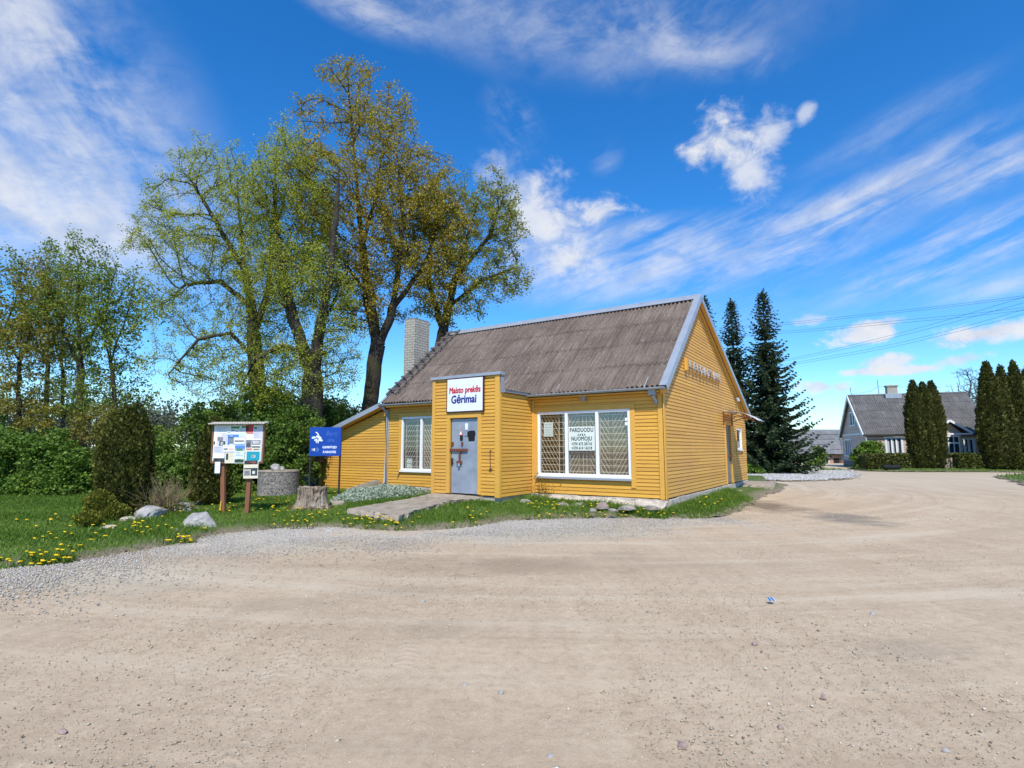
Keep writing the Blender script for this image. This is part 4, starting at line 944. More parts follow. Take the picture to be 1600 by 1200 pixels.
    cx = (sx0 + sx1) / 2; H = sz1 - sz0; yy = -PVD - .094
    q = lambda ox, oz: (lambda x, y, z: Vector((cx + ox + x, yy - z, sz0 + H * oz + y)))
    text('Maisto prek\u0117s', .235, M['red'], sg, 'lettering', q(.0, .645), wid=.80, bold=.008, shear=.06, extrude=.003)
    text('G\u0117rimai', .30, M['navy'], sg, 'lettering', q(-.03, .355), wid=.88, bold=.010, shear=.04, extrude=.003)
    # ---- windows
    pm_ = [front(885.5, 690)[0], front(933.5, 690)[0]]
    wf, bx = window(S, rw[0], rw[1], rw[2], rw[3], 'window', F_, pm_, .07)
    e = MB(); bx(e, rw[0] - .03, rw[1] + .03, -.10, -.086, rw[2] - .075, rw[2] - .02); e.build('drip_strip', M['metal'], wf)
    z0, z1 = rw[2] + .07, rw[3] - .07; ed = [rw[0] + .07, pm_[0], pm_[1], rw[1] - .07]
    gr = MB(); a, b = ed[0], ed[1] - .04; L_ = b - a; diag_grille(gr, F_, a, b, z0, z1, [(a, a + L_ * .70, -1), (a + L_ * .72, a + L_ * .86, 0), (a + L_ * .86, b, 1)]); gr.build('grille', M['grille'], wf)
    gr = MB(); a, b = ed[1] + .05, ed[2] - .05; L_ = b - a; diag_grille(gr, F_, a, b, z0, z1, [(a, a + L_ * .36, 1), (a + L_ * .36, a + L_ * .76, 0), (a + L_ * .76, b, -1)]); gr.build('grille', M['grille'], wf)
    gr = MB(); a, b = ed[2] + .05, ed[3]; L_ = b - a; diag_grille(gr, F_, a, b, z0, z1, [(a, a + L_ * .30, -1), (a + L_ * .30, a + L_ * .44, 0), (a + L_ * .44, b, 1)]); gr.build('grille', M['grille'], wf)
    # blinds and shelving close behind the glass
    e = MB(); e.box(pm_[0] + .02, rw[1], .16, .19, rw[2], rw[3] - .05); 
    for i in range(11): x = pm_[0] + .06 + i * .18; e.box(x, x + .10, .14, .159, rw[2], rw[3] - .05, .3 + .5 * (i % 2))
    e.build('blind', M['curtain'], wf)
    e = MB(); x1_ = ed[0] + (ed[1] - ed[0]) * .66
    for i in range(10): z = rw[2] + i * .19; e.box(rw[0] - .1, x1_, .22, .26, z, z + .13, .2 + .6 * (i % 3) / 2)
    e.build('shelving', M['shelf'], wf)
    nx0, nz1 = front(850, 660, .07); nx1, nz0 = front(864.5, 682, .07); e = MB(); e.box(nx0, nx1, .060, .064, nz0, nz1)
    for i in range(5): e.box(nx0 + .03, nx1 - .05, .0575, .0598, nz0 + .05 + i * .07, nz0 + .056 + i * .07, m=1)
    e.build('notice_sheet', [M['poster'], M['signfaint']], wf)
    for zz in (front(979, 655)[1], front(979, 662)[1]):
        e = MB(); e.box(rw[1] - .15, rw[1] - .08, -.0, .010, zz - .04, zz + .04); e.build('sticker', M['paper'], wf)
    # the for-sale poster in the middle pane
    qx0, qz1 = front(888.5, 667, -.0); qx1, qz0 = front(930, 704, -.0); e = MB(); e.box(qx0, qx1, -.010, -.004, qz0, qz1); po = e.build('for_sale_poster', M['poster'], wf)
    cx2 = (qx0 + qx1) / 2; hh = qz1 - qz0; q2 = lambda oz: (lambda x, y, z: Vector((cx2 + x, -.0115 - z, qz0 + hh * oz + y)))
    for s, oz, sz, wd, sp in (('PARDUODU', .85, .155, .80, 1.06), ('ARBA', .655, .075, .95, 1.6), ('NUOMOJU', .49, .155, .80, 1.06), ('+370 672 20110', .275, .105, .80, 1.1), ('+370 614 16218', .10, .105, .80, 1.1)):
        text(s, sz, M['ink'], po, 'lettering', q2(oz), wid=wd, bold=.003, extrude=.001, spacing=sp)
    wl, bx = window(S, lw[0], lw[1], lw[2], lw[3], 'window', F_, [lm], .07)
    z0, z1 = lw[2] + .07, lw[3] - .07
    gr = MB(); diag_grille(gr, F_, lw[0] + .1, lm - .04, z0, z1, [(lw[0] + .12, lw[0] + .12 + (lm - lw[0] - .16) * .66, 1), (lw[0] + .12 + (lm - lw[0] - .16) * .72, lm - .05, 0)]); gr.build('grille', M['grille'], wl)
    gr = MB(); diag_grille(gr, F_, lm + .04, lw[1] - .08, z0, z1, [(lm + .05, lm + .34, -1), (lm + .36, lw[1] - .08, 0)]); gr.build('grille', M['grille'], wl)
    e = MB(); e.box(lm - .12, lw[1], .18, .2, lw[2], lw[3] - .3); e.build('blind', M['curtain'], wl)
    e = MB(); e.box(lw[0] + .12, lw[0] + .36, .13, .16, lw[2] + .02, lw[2] + .42); e.build('card', M['poster'], wl)
    # ---- gable: side door, small window, canopy, lettering, lamp
    e = MB(); P = [G_(s, d, z) for z in (gd[2], gd[3]) for s, d in ((gd[0], .02), (gd[1], .02), (gd[1], .08), (gd[0], .08))]; e.add(P, [(3,2,1,0),(4,5,6,7),(0,1,5,4),(1,2,6,5),(2,3,7,6),(3,0,4,7)])
    sdr = e.build('side_door', pm('dull_grey_door', (.17, .18, .19), .12, 3, .5, .05, .2), S)
    e = MB(); e.box(-.02, .06, gd[1] - .3, gd[1] - .02, 1.28, 1.36); e.build('handle', M['rust'], sdr)
    e = MB(); e.box(-.075, .044, gd[0] - .11, gd[0], .34, gd[3] + .09); e.box(-.075, .044, gd[1], gd[1] + .11, .34, gd[3] + .09); e.box(-.075, .0445, gd[0], gd[1], gd[3], gd[3] + .09); e.build('door_casing', M['trim'], S, bevel=.004)
    window(S, gw[0], gw[1], gw[2], gw[3], 'window', G_, [], .075)
    e = MB(); e.box(.021, .04, gw[0] - .09, gw[0] - .001, gw[2] - .22, gw[3] + .09); e.box(.021, .04, gw[1] + .001, gw[1] + .09, gw[2] - .22, gw[3] + .09); e.box(.021, .0405, gw[0], gw[1], gw[3] + .001, gw[3] + .09); e.build('window_casing', M['trim'], S, bevel=.004)
    ca0, cz = gd[0] - .35, gd[3] + .42; ca1 = gd[1] + .30
    e = MB(); n = 10; vs = []
    for i in range(n + 1):
        f = i / n; xo = .05 + 1.1 * f; z = cz + .02 + .10 * math.sin(f * 1.5) - .42 * f * f
        vs += [(xo, ca0, z), (xo, ca1, z), (xo, ca0, z - .012), (xo, ca1, z - .012)]
    fs = []
    for i in range(n): p = i * 4; fs += [(p, p+4, p+5, p+1), (p+2, p+3, p+7, p+6), (p, p+2, p+6, p+4), (p+1, p+5, p+7, p+3)]
    e.add(vs, fs + [(0,1,3,2), (n*4, n*4+2, n*4+3, n*4+1)]); can = e.build('door_canopy', M['canopy'], S, True)
    for y in (ca0 + .04, ca1 - .04):
        f = MB(); f.tube([(.05, y, cz), (.35, y, cz + .05), (.7, y, cz - .06), (1.05, y, cz - .34)], .016, 6); f.tube([(.05, y, cz - .28), (.5, y, cz - .14), (.9, y, cz - .22)], .016, 6); f.tube([(.05, y, cz + .02), (.05, y, cz - .42)], .02, 6); f.tube([(.06, y, cz - .2), (.22, y, cz - .06), (.4, y, cz - .12), (.5, y, cz + .0)], .012, 6); f.build('bracket', M['rust'], can)
    # raised letters on two rails, board behind the first
    y0, z0 = side(1077, 578, .12); y1, z1 = side(1127.5, 600, .12); zt_ = side(1077, 562.5, .12)[1]; lh = zt_ - z0
    e = MB(); e.box(.046, .062, y0 - .05, y1, z0 + lh * .2, z0 + lh * .26); e.box(.046, .062, y0 - .05, y1, z0 + lh * .7, z0 + lh * .76); e.box(.03, .11, y0 - .16, y0 - .03, z0 - .02, zt_ + .03); gs = e.build('gable_sign', M['trim'], S)
    word = 'PARDUOTUV\u0116'; adv = (y1 - y0) / len(word)
    for i, c in enumerate(word):
        ym = y0 + adv * (i + .5)
        text(c, lh * 1.3, M['letter'], gs, 'letter', (lambda ym: (lambda x, y, z: Vector((.105 + z, ym + x, (z0 + zt_) / 2 + y * 1.0 - (.0)))))(ym), wid=.74, extrude=.012, offset=.009)
    e = MB(); yl, zl = side(1152, 625, .1); e.tube([(.02, yl, zl + .05), (.12, yl, zl + .05), (.14, yl, zl - .05)], [.05, .05, .07], 10); e.build('lamp', M['letter'], S)
    e = MB(); xl, zl = front(911, 620, -.12); e.box(xl - .09, xl + .09, -.16, -.03, zl - .02, zl + .07); e.tube([(xl, -.10, zl - .02), (xl, -.13, zl - .11)], [.05, .075], 8); e.build('floodlight', M['letter'], S, bevel=.006)
    # ---- lean-to on the left end
    ax0 = -SL - 3.62; az0 = front(499, 684, 0)[1]; az1 = front(600, 633.5, 0)[1]
    e = MB(); slp = (az1 - az0) / (SL + ax0 + 0) * -1 if False else (az1 - az0) / 3.62
    n = int((az1 - .0) / .104) + 1
    xa = lambda z: min(-SL - .047, max(ax0, ax0 + (z - az0 + .10) / slp))
    siding(e, xa, -SL - .047, .02, az1 - .10, F_); wa = e.build('annex_wall', M['yellow'], S)
    e = MB(); e.box(ax0, ax0 + .1, .095, 6, -.1, az0 - .1); e.build('annex_wall', M['yellow'], S)
    t = MB(); t.box(ax0 - .03, ax0 + .08, -.045, -.022, -.05, az0 - .06); t.build('corner_trim', M['trim'], S, bevel=.004)
    # its roof slopes down to the left
    def xsl(mb, xA, zA, xB, zB, y0, y1, t0, t1, tt=.5):
        d = Vector((xB - xA, zB - zA)).normalized(); n_ = Vector((-d.y, d.x)); n_ = n_ if n_.y > 0 else -n_
        P = [(xA + n_.x * t0, zA + n_.y * t0), (xB + n_.x * t0, zB + n_.y * t0), (xB + n_.x * t1, zB + n_.y * t1), (xA + n_.x * t1, zA + n_.y * t1)]
        vs = [(a_, y0, b_) for a_, b_ in P] + [(a_, y1, b_) for a_, b_ in P]; mb.add(vs, [(0,1,2,3),(7,6,5,4),(0,4,5,1),(1,5,6,2),(2,6,7,3),(3,7,4,0)], tt)
    xl_, zl_ = ax0 - .35, az0 - .35 * slp; xr_, zr_ = -SL - .2, az1 - .0 - .2 * slp * 0 
    e = MB(); xsl(e, xl_, zl_, xr_, zr_, -.33, 6.2, -.02, .03); ar = e.build('annex_roof', M['roof'], S)
    e = MB(); xsl(e, xl_, zl_, xr_, zr_, -.36, -.331, -.11, .045); xsl(e, xl_, zl_, xr_, zr_, -.33, -.12, .031, .043); e.build('verge_flashing', M['metal'], ar)
    e = MB(); xsl(e, xl_, zl_, xr_, zr_, -.32, .0, -.10, -.025); e.build('verge_soffit', M['trim'], ar)
    # ---- chimney
    cy = None
    best = 1e9
    for i in range(400):
        y = .2 + i * .01; w = loc2w(-SL - .32, y, 4.); v = Vector((w.x, w.y, w.z - CAMH)); c, s = math.cos(PITCH), math.sin(PITCH)
        pxx = 800 + FPX * v.x / (v.y * c + v.z * s)
        if abs(pxx - 646) < best: best = abs(pxx - 646); cy = y
    d = ray(646, 497); w = loc2w(-SL - .32, cy); ztop = CAMH + d.z / math.hypot(d.x, d.y) * math.hypot(w.x, w.y)
    e = MB(); e.box(-SL - .32 - .52, -SL - .32, cy, cy + .84, 1.5, ztop); e.box(-SL - .32 - .47, -SL - .31, cy - .01, cy + .75, ztop - .3, ztop - .2) if False else None
    ch = e.build('chimney', M['chim'], S, bevel=.006)
    e = MB(); e.box(-SL - .32 - .50, -SL - .34, cy + .02, cy + .82, ztop + .0005, ztop + .03); e.build('chimney_crown', pm('sooty_mortar', (.14, .13, .12), .3, 9, .9, .3), ch)
    return S
shop()
def ladder():
    T = thing('roof_ladder', 'weathered wooden roof ladder lying up the left edge of the shop roof', 'ladder', (SX, SY, 0), -SA)
    a = (.02, zroof(.02)); b = (RY + .03, zroof(RY) + .0); d = Vector((b[0] - a[0], b[1] - a[1])).normalized(); n = Vector((-d.y, d.x)); ln = math.hypot(b[0] - a[0], b[1] - a[1])
    x0, x1 = -SL - .13, -SL + .30
    P = lambda s, o: (a[0] + d.x * s + n.x * o, a[1] + d.y * s + n.y * o)
    for x in (x0, x1):
        m = MB(); y0, z0 = P(0, .13); y1, z1 = P(ln, .13); m.bar((x, y0, z0), (x, y1, z1), .05, .07); m.build('rail', M['oldwood'], T)
    for i in range(11):
        m = MB(); y, z = P(.25 + i * (ln - .35) / 10.4, .19); m.bar((x0 - .07, y, z), (x1 + .06, y, z), .045, .06); m.build('rung', M['oldwood'], T)
ladder()

def slabs():
    def slab(name, label, cat, top, zt, th, seed, mat=M['concrete'], tilt=0.):
        pts = [gp(x, y, zt) for x, y in top]; rr = random.Random(seed); dense = []
        for i in range(len(pts)):
            a, b = pts[i], pts[(i + 1) % len(pts)]; n = max(1, int((b - a).length / .12))
            for j in range(n):
                p = a.lerp(b, j / n); dense.append((p.x + rr.uniform(-.045, .045), p.y + rr.uniform(-.045, .045)))
        c = sum((Vector((x, y, 0)) for x, y in dense), Vector()) / len(dense)
        bm = bmesh.new(); rings = []
        for z, sc_ in ((zt - th, 1.0), (zt - th * .45, 1.012), (zt - .018, 1.0), (zt, .988)):
            rings.append([bm.verts.new((c.x + (x - c.x) * sc_ + rr.uniform(-.025, .025), c.y + (y - c.y) * sc_ + rr.uniform(-.025, .025), z + rr.uniform(-.012, .004) + tilt * (y - pts[0].y - 3.2))) for x, y in dense])
        for r0, r1 in zip(rings[:-1], rings[1:]):
            for i in range(len(r0)): bm.faces.new((r0[i], r0[(i + 1) % len(r0)], r1[(i + 1) % len(r0)], r1[i]))
        bm.faces.new(rings[-1]); bm.normal_update()
        me = bpy.data.meshes.new(name); bm.to_mesh(me); bm.free(); me.materials.append(mat); o = link(name, me)
        return tag(o, label, cat)
    s = slab('concrete_step', 'broken concrete slab leading up to the entrance door', 'step', [(545, 788), (585, 792), (622, 797), (648, 789), (700, 779), (762, 774), (745, 770), (690, 768), (640, 776), (590, 782)], .335, .22, 3, tilt=.028)
    m = MB(); p = gp(690, 777, .345); q = gp(665, 778, .345)
    for a, b in (((652, 778.5), (676, 777)), ((676, 779.3), (706, 777))):
        A, B = gp(*a, .343), gp(*b, .343); m.add([A, B, (A + B) / 2 + Vector((.05, .09, .003))], [(0, 1, 2)])
    m.build('dark_break', pm('broken_concrete', (.10, .085, .07), .3, 12, .9, .4), s)
    slab('concrete_step', 'lower flat slab jutting out beneath the broken entrance slab', 'step', [(512, 799), (560, 801), (622, 811), (655, 801), (678, 795), (640, 790), (560, 792), (520, 794)], .10, .14, 5)
    slab('concrete_step', 'thin concrete slab in front of the grey side door', 'step', [(1131, 757), (1206, 757), (1212, 752), (1145, 750.5)], .22, .22, 8)
    # short ramp board leaning by the lean-to
    T = MB(); x0, z0 = front(540, 764, -.35); x1, z1 = front(586, 750, -.35)
    T.add([(x0, -.38, z0 - .2), (x1, -.38, z0 - .2), (x1, -.38, z1), (x0, -.38, z0), (x0, -.1, z0 - .2), (x1, -.1, z0 - .2), (x1, -.1, z1), (x0, -.1, z0)], [(0,1,2,3),(7,6,5,4),(0,4,5,1),(1,5,6,2),(2,6,7,3),(3,7,4,0)])
    o = T.build('ramp_cheek', M['concrete'], None, bevel=.02); o.location = (SX, SY, 0); o.rotation_euler = (0, 0, -SA); tag(o, 'wedge of pale concrete against the foot of the lean-to wall', 'ramp')
slabs()

# ------------------------------------------------------------------ notice board, blue sign, stump, well
def notice_board():
    bl, br = gp(338.5, 806, .06), gp(390.5, 803, .06); Y = (bl.y + br.y) / 2
    x0, z1 = at(333, 664, Y).x, at(372, 664, Y).z; x1, z0 = at(412, 722, Y).x, at(372, 722, Y).z
    yaw = R(-6); cx = (x0 + x1) / 2
    T = thing('notice_board', 'wooden village notice board on two posts, covered in paper notices', 'notice board', (cx, Y, 0), yaw)
    w = (x1 - x0) / 2
    m = MB(); m.box(-w, w, -.02, .02, z0, z1); m.box(-w - .03, -w, -.035, .03, z0 - .02, z1); m.box(w, w + .03, -.035, .03, z0 - .02, z1); m.box(-w, w, -.034, .03, z0 - .03, z0); bd = m.build('board_panel', M['board'], T, bevel=.004)
    m = MB(); corrugated(m, -w - .06, w + .1, (-.13, z1 + .02), (.10, z1 + .075), 1, pitch=.066, amp=.009, sheet=3, lift=.0, th=.010); m.build('board_roof', pm('pale_corrugated_sheet', (.45, .42, .36), .15, 8, .8, .2), T)
    for s, b in ((-1, bl), (1, br)):
        pxl = b.x - cx; m = MB(); top = -.42 if s < 0 else .30
        m.bar((pxl - .0, .06, .0), (top, .06, z0 + .5), .10, .075, up=(0, 1, 0)); p = m.build('post', M['postwood'], T, bevel=.006)
        if s < 0:
            m = MB(); m.bar((pxl - .055, .01, .0), (pxl - .03, .01, .36), .03, .05, up=(0, 1, 0)); m.build('splint', M['trim'], p)
    rr = random.Random(12)
    cols = {'w': M['paper'], 'p': M['poster'], 'r': pm('red_paper', (.52, .06, .045), .1, 5, .6, 0.), 'b': pm('blue_paper', (.10, .24, .58), .15, 5, .6, 0.), 't': pm('teal_paper', (.02, .30, .40), .12, 4, .6, 0.),
            'g': pm('green_print', (.10, .26, .06), .3, 20, .6, 0.), 'k': M['ink'], 'l': pm('lilac_paper', (.56, .58, .70), .1, 5, .7, 0.), 's': pm('sky_print', (.28, .42, .70), .2, 9, .6, 0.), 'y': pm('cream_paper', (.70, .66, .52), .08, 5, .7, 0.), 'm': pm('grey_print', (.22, .22, .25), .5, 25, .7, 0.), 'o': pm('pale_red_paper', (.62, .22, .18), .1, 6, .7, 0.)}
    keys = list(cols); mats = [cols[c] for c in keys]
    W, H = 2 * w, z1 - z0
    lay = [0]
    def paper(u0, v0, u1, v1, base, items=(), tilt=0., on=None):
        lay[0] += 1; y = -.0225 - .0011 * lay[0]; m = MB(); cx_, cz_ = (-w + W * (u0 + u1) / 2), z1 - H * (v0 + v1) / 2; hw, hh = W * (u1 - u0) / 2, H * (v1 - v0) / 2
        c, s = math.cos(R(tilt)), math.sin(R(tilt))
        def rect(a, b, c_, d, y_, mm):
            P = []
            for uu, vv in ((a, d), (c_, d), (c_, b), (a, b)):
                X, Z = (uu * 2 - 1) * hw, (1 - vv * 2) * hh; P.append((cx_ + X * c - Z * s, y_, cz_ + X * s + Z * c))
            m.add(P, [(0, 1, 2, 3)], rr.random(), keys.index(mm))
        rect(0, 0, 1, 1, y, base)
        for a, b, c_, d, mm in items: rect(a, b, c_, d, y - .0005, mm)
        m.build('poster', mats, bd)
    ln = lambda n, a=.12, b=.88, t=.15, e=.9, col='m', th=.03: [(a, t + (e - t) * i / n, b - (rr.uniform(0, .35)), t + (e - t) * i / n + th, col) for i in range(n)]
    paper(.01, .01, .99, .97, 'w', [(.02, .15, .3, .16, 'l'), (.3, .28, .6, .29, 'm'), (.62, .3, .95, .31, 'l')])
    paper(.02, .03, .30, .22, 'w', ln(4, col='m')); paper(.34, .03, .54, .13, 'w', [(.05, .1, .95, .7, 'g')]); paper(.52, .02, .66, .22, 'p', [(.3, .05, .9, .3, 'g')] + ln(3, t=.45))
    paper(.34, .10, .52, .24, 'w', [(.1, .2, .5, .45, 'm'), (.6, .4, .9, .6, 'm')]); paper(.80, .04, .98, .40, 'l', [(.1, .05, .4, .2, 'g')] + ln(5, t=.4, col='m', th=.015))
    paper(.65, .005, .80, .235, 'r', [(.05, .15, .4, .7, 'k'), (.0, .82, 1, 1, 'o')])
    paper(.02, .22, .28, .58, 'l', [(.12, .05, .55, .25, 'w'), (.1, .3, .7, .6, 'm'), (.45, .6, .9, .95, 'k'), (.55, .65, .78, .88, 'w')], -3); paper(.02, .18, .09, .62, 'w', [(.0, .6, .4, .8, 'k')])
    paper(.52, .22, .68, .36, 'p', ln(3)); paper(.62, .28, .82, .5, 'w', ln(3, col='l')); paper(.28, .17, .36, .27, 'p', [(.2, .2, .8, .4, 'm')])
    paper(.30, .26, .52, .58, 'b', [(.0, .22, 1, .28, 'k'), (.15, .3, .9, .75, 'm'), (.2, .78, .9, .97, 'p'), (.2, .03, .45, .18, 's')]); paper(.42, .33, .66, .72, 's', [(.05, .03, .95, .45, 'w'), (.1, .22, .9, .34, 'm'), (.0, .6, 1, .8, 'b'), (.3, .8, .8, .98, 'g')])
    paper(.66, .38, .98, .64, 'w', [(.03, .1, .4, .9, 'm'), (.1, .4, .3, .9, 'k'), (.42, .12, .95, .62, 'm'), (.48, .2, .88, .5, 'w'), (.42, .75, .95, .9, 'k')])
    paper(.03, .56, .26, .86, 'l', ln(6, col='m', th=.02), 2); paper(.22, .54, .46, .72, 'w', [(.05, .5, .4, .75, 'm'), (.5, .55, .9, .7, 'o'), (.05, .05, .95, .3, 'y')])
    paper(.04, .76, .26, .985, 'w', [(.0, .6, 1, 1, 'k'), (.15, .7, .6, .95, 'o'), (.2, .1, .9, .4, 'w')]); paper(.27, .74, .46, 1.03, 'y', [(.12, .1, .35, .7, 'k')] + ln(4, a=.5, col='g', th=.015))
    paper(.46, .70, .66, 1.03, 'p', ln(3, t=.1, e=.5, col='b', th=.03) + [(.05, .68, .95, .95, 'k'), (.3, .66, .7, .9, 'g')]); paper(.66, .62, .98, .74, 'y', [(.1, .1, .45, .5, 'o'), (.55, .2, .9, .5, 'm')])
    paper(.68, .70, .985, .985, 'p', [(.08, .06, .93, .92, 't'), (.38, .38, .65, .62, 'w'), (.42, .44, .6, .56, 'm')])
    paper(.08, .99, .19, 1.30, 'l', [(.1, .05, .95, .95, 'w')] + ln(3, col='l'), 1); paper(.66, .955, .95, 1.43, 'y', [(.03, .0, .95, .22, 'k'), (.2, .05, .8, .2, 'o'), (.03, .42, .97, .5, 'k'), (.05, .55, .45, .85, 'm'), (.5, .5, .95, .85, 'k'), (.6, .58, .8, .75, 'w')], 1)
notice_board()
def blue_sign():
    q = gp(530.5, 777, .11); Y = q.y; x1, zt = at(534, 668, Y).x, at(534, 667.5, Y).z; x0 = at(484, 668, Y).x; z0 = at(510, 712.5, Y).z
    T = thing('blue_sign', 'blue advertising sign with a white hop emblem on two dark posts', 'sign', ((x0 + x1) / 2, Y, 0), R(-5))
    w = (x1 - x0) / 2
    m = MB(); m.box(-w, w, -.012, .012, z0, zt); pn = m.build('sign_panel', M['signblue'], T, bevel=.003)
    m = MB(); m.box(w - .0, w + .025, -.02, .02, z0, zt); m.build('panel_edge', M['navy'], pn)
    for x in (-w + .03, w - .02):
        m = MB(); m.bar((x * 1.0, .035, -.05), (x, .035, zt - .02), .045, .045, up=(0, 1, 0)); m.build('post', M['iron'], T)
    H = zt - z0; W = 2 * w
    def pl(u, v): return lambda x, y, z: Vector((-w + W * u + x, -.0135 - z, zt - H * v + y))
    text('GAMINTOJO', .098, M['signpale'], pn, 'lettering', pl(.655, .70), wid=.80, bold=.004, extrude=.0006); text('KAINOMIS', .098, M['signpale'], pn, 'lettering', pl(.655, .865), wid=.86, bold=.004, extrude=.0006, spacing=1.06)
    text('Bajor\u0173', .18, M['signfaint'], pn, 'lettering', pl(.70, .22), wid=.72, shear=.45, offset=-.0025, extrude=.0006); text('alus', .18, M['signfaint'], pn, 'lettering', pl(.68, .45), wid=.8, shear=.45, offset=-.0025, extrude=.0006)
    # hop emblem: a curved stalk, leaves and cones
    e = MB(); yy = -.0138
    def blob(u, v, a, b, rot):
        n = 14; c, s = math.cos(R(rot)), math.sin(R(rot)); P = []
        for i in range(n):
            t = 2 * math.pi * i / n; x, y = a * math.cos(t) * (1 + .12 * math.cos(3 * t)), b * math.sin(t); P.append((-w + W * u + x * c - y * s, yy, zt - H * v + x * s + y * c))
        e.add(P, [tuple(range(n))])
    for u, v, a, b, r in ((.13, .36, .07, .034, 10), (.25, .33, .05, .034, -20), (.20, .44, .055, .032, 25), (.33, .36, .06, .032, -35), (.36, .45, .065, .036, -15), (.24, .50, .05, .026, 50)): blob(u, v, a, b, r)
    P = [(.17, .18), (.22, .16), (.28, .22), (.32, .32), (.33, .42), (.29, .55), (.27, .60), (.285, .42), (.27, .31), (.23, .22)]
    e.add([(-w + W * u, yy - .0006, zt - H * v) for u, v in P], [tuple(range(len(P)))]); e.build('emblem', M['signpale'], pn)
    e = MB(); P = [(.07, .73), (.24, .73), (.24, .68), (.32, .78), (.24, .88), (.24, .83), (.07, .83)]; e.add([(-w + W * u, yy, zt - H * v) for u, v in P], [tuple(range(7))], m=0)
    for a, b, mm in ((.10, .15, 1), (.15, .19, 2), (.19, .245, 3)): e.add([(-w + W * u, yy - .0008, zt - H * v) for u, v in ((a, .82), (b, .82), (b, .74), (a, .74))], [(0, 1, 2, 3)], m=mm)
    e.build('arrow', [M['signfaint'], M['gold'], M['signpale'], M['navy']], pn)
blue_sign()
def stump():
    p = gp(481, 799, .10); k_ = p.y / FPX; rt = 22 * k_; h = 37 * k_; rr = random.Random(6)
    bm = bmesh.new(); n = 56; rows = 22; R_ = []
    for j in range(rows + 1):
        f = j / rows; ring = []
        for i in range(n):
            a = 2 * math.pi * i / n; fl = 1 + .55 * (1 - f) ** 3.2 * (.6 + .5 * math.cos(a * 3 + 1) + .5 * max(0, math.cos(a - math.pi)))
            crack = -abs(mnoise.noise(Vector((math.cos(a) * 7, math.sin(a) * 7, f * .7)))) * .20 + .05 * mnoise.noise(Vector((math.cos(a) * 14, math.sin(a) * 14, f * 1.2))) + .07 * mnoise.noise(Vector((math.cos(a) * 3, math.sin(a) * 3, f * 2.5)))
            rot = max(0, math.sin(a) * -1) * max(0, math.cos(a) + .2) * (.16 + .22 * mnoise.noise(Vector((a * 5, f * 6, 3)))) # rotten front right
            r = rt * (fl + crack - rot); z = h * f + (.05 * mnoise.noise(Vector((math.cos(a) * 2, math.sin(a) * 2, 9))) if j == rows else 0)
            ring.append(bm.verts.new((r * math.cos(a), r * math.sin(a) * .9, z - .03)))
        R_.append(ring)
    for a, b in zip(R_[:-1], R_[1:]):
        for i in range(n): bm.faces.new((a[i], a[(i + 1) % n], b[(i + 1) % n], b[i]))
    inner = [bm.verts.new((v.co.x * .55, v.co.y * .55, v.co.z - .05 - .05 * rr.random())) for v in R_[-1]]
    for i in range(n): bm.faces.new((R_[-1][i], R_[-1][(i + 1) % n], inner[(i + 1) % n], inner[i]))
    bm.faces.new(inner); bm.normal_update()
    me = bpy.data.meshes.new('tree_stump'); bm.to_mesh(me); bm.free()
    k = NT('rotting_stump_wood'); v = k.map((10, 10, 2.2)); nn = k.noise(1.8, 8, .7, v, .8); col = k.ramp(nn, [(.32, (.11, .06, .035)), (.5, (.31, .25, .185)), (.7, (.52, .46, .38))])
    col = k.mix(k.ramp(k.noise(1., 6, .7, k.map((16, 16, 3.5))), [(.5, 0.), (.6, .9)]), col, (.075, .04, .028)); col = k.mix(k.ramp(k.noise(3, 5, .6), [(.5, 0.), (.65, .6)]), col, (.42, .38, .33)); col = k.mix(k.ramp(k.noise(5, 6, .7), [(.6, 0.), (.7, .8)]), col, (.13, .055, .03))
    me.materials.append(k.done(col, .95, k.bump(nn, 1., .05))); o = link('tree_stump', me); o.location = (p.x, p.y + .25, z_at(p.x, p.y)); tag(o, 'rotting pale tree stump between the notice board and the blue sign', 'stump')
    for i in range(1):
        m = MB(); 
        for j in range(26):
            a = rr.uniform(-2.9, .3); r = rt * rr.uniform(1.0, 1.6); x, y = r * math.cos(a), r * math.sin(a) * .8; b = rr.uniform(0, 3.1); l = rr.uniform(.03, .09)
            m.bar((x, y, .05), (x + math.cos(b) * l, y + math.sin(b) * l, .07 + rr.uniform(0, .05)), .03, .02, rr.random())
        q = m.build('wood_chips', M['shelf'], None); q.location = o.location; tag(q, kind='stuff')
stump()
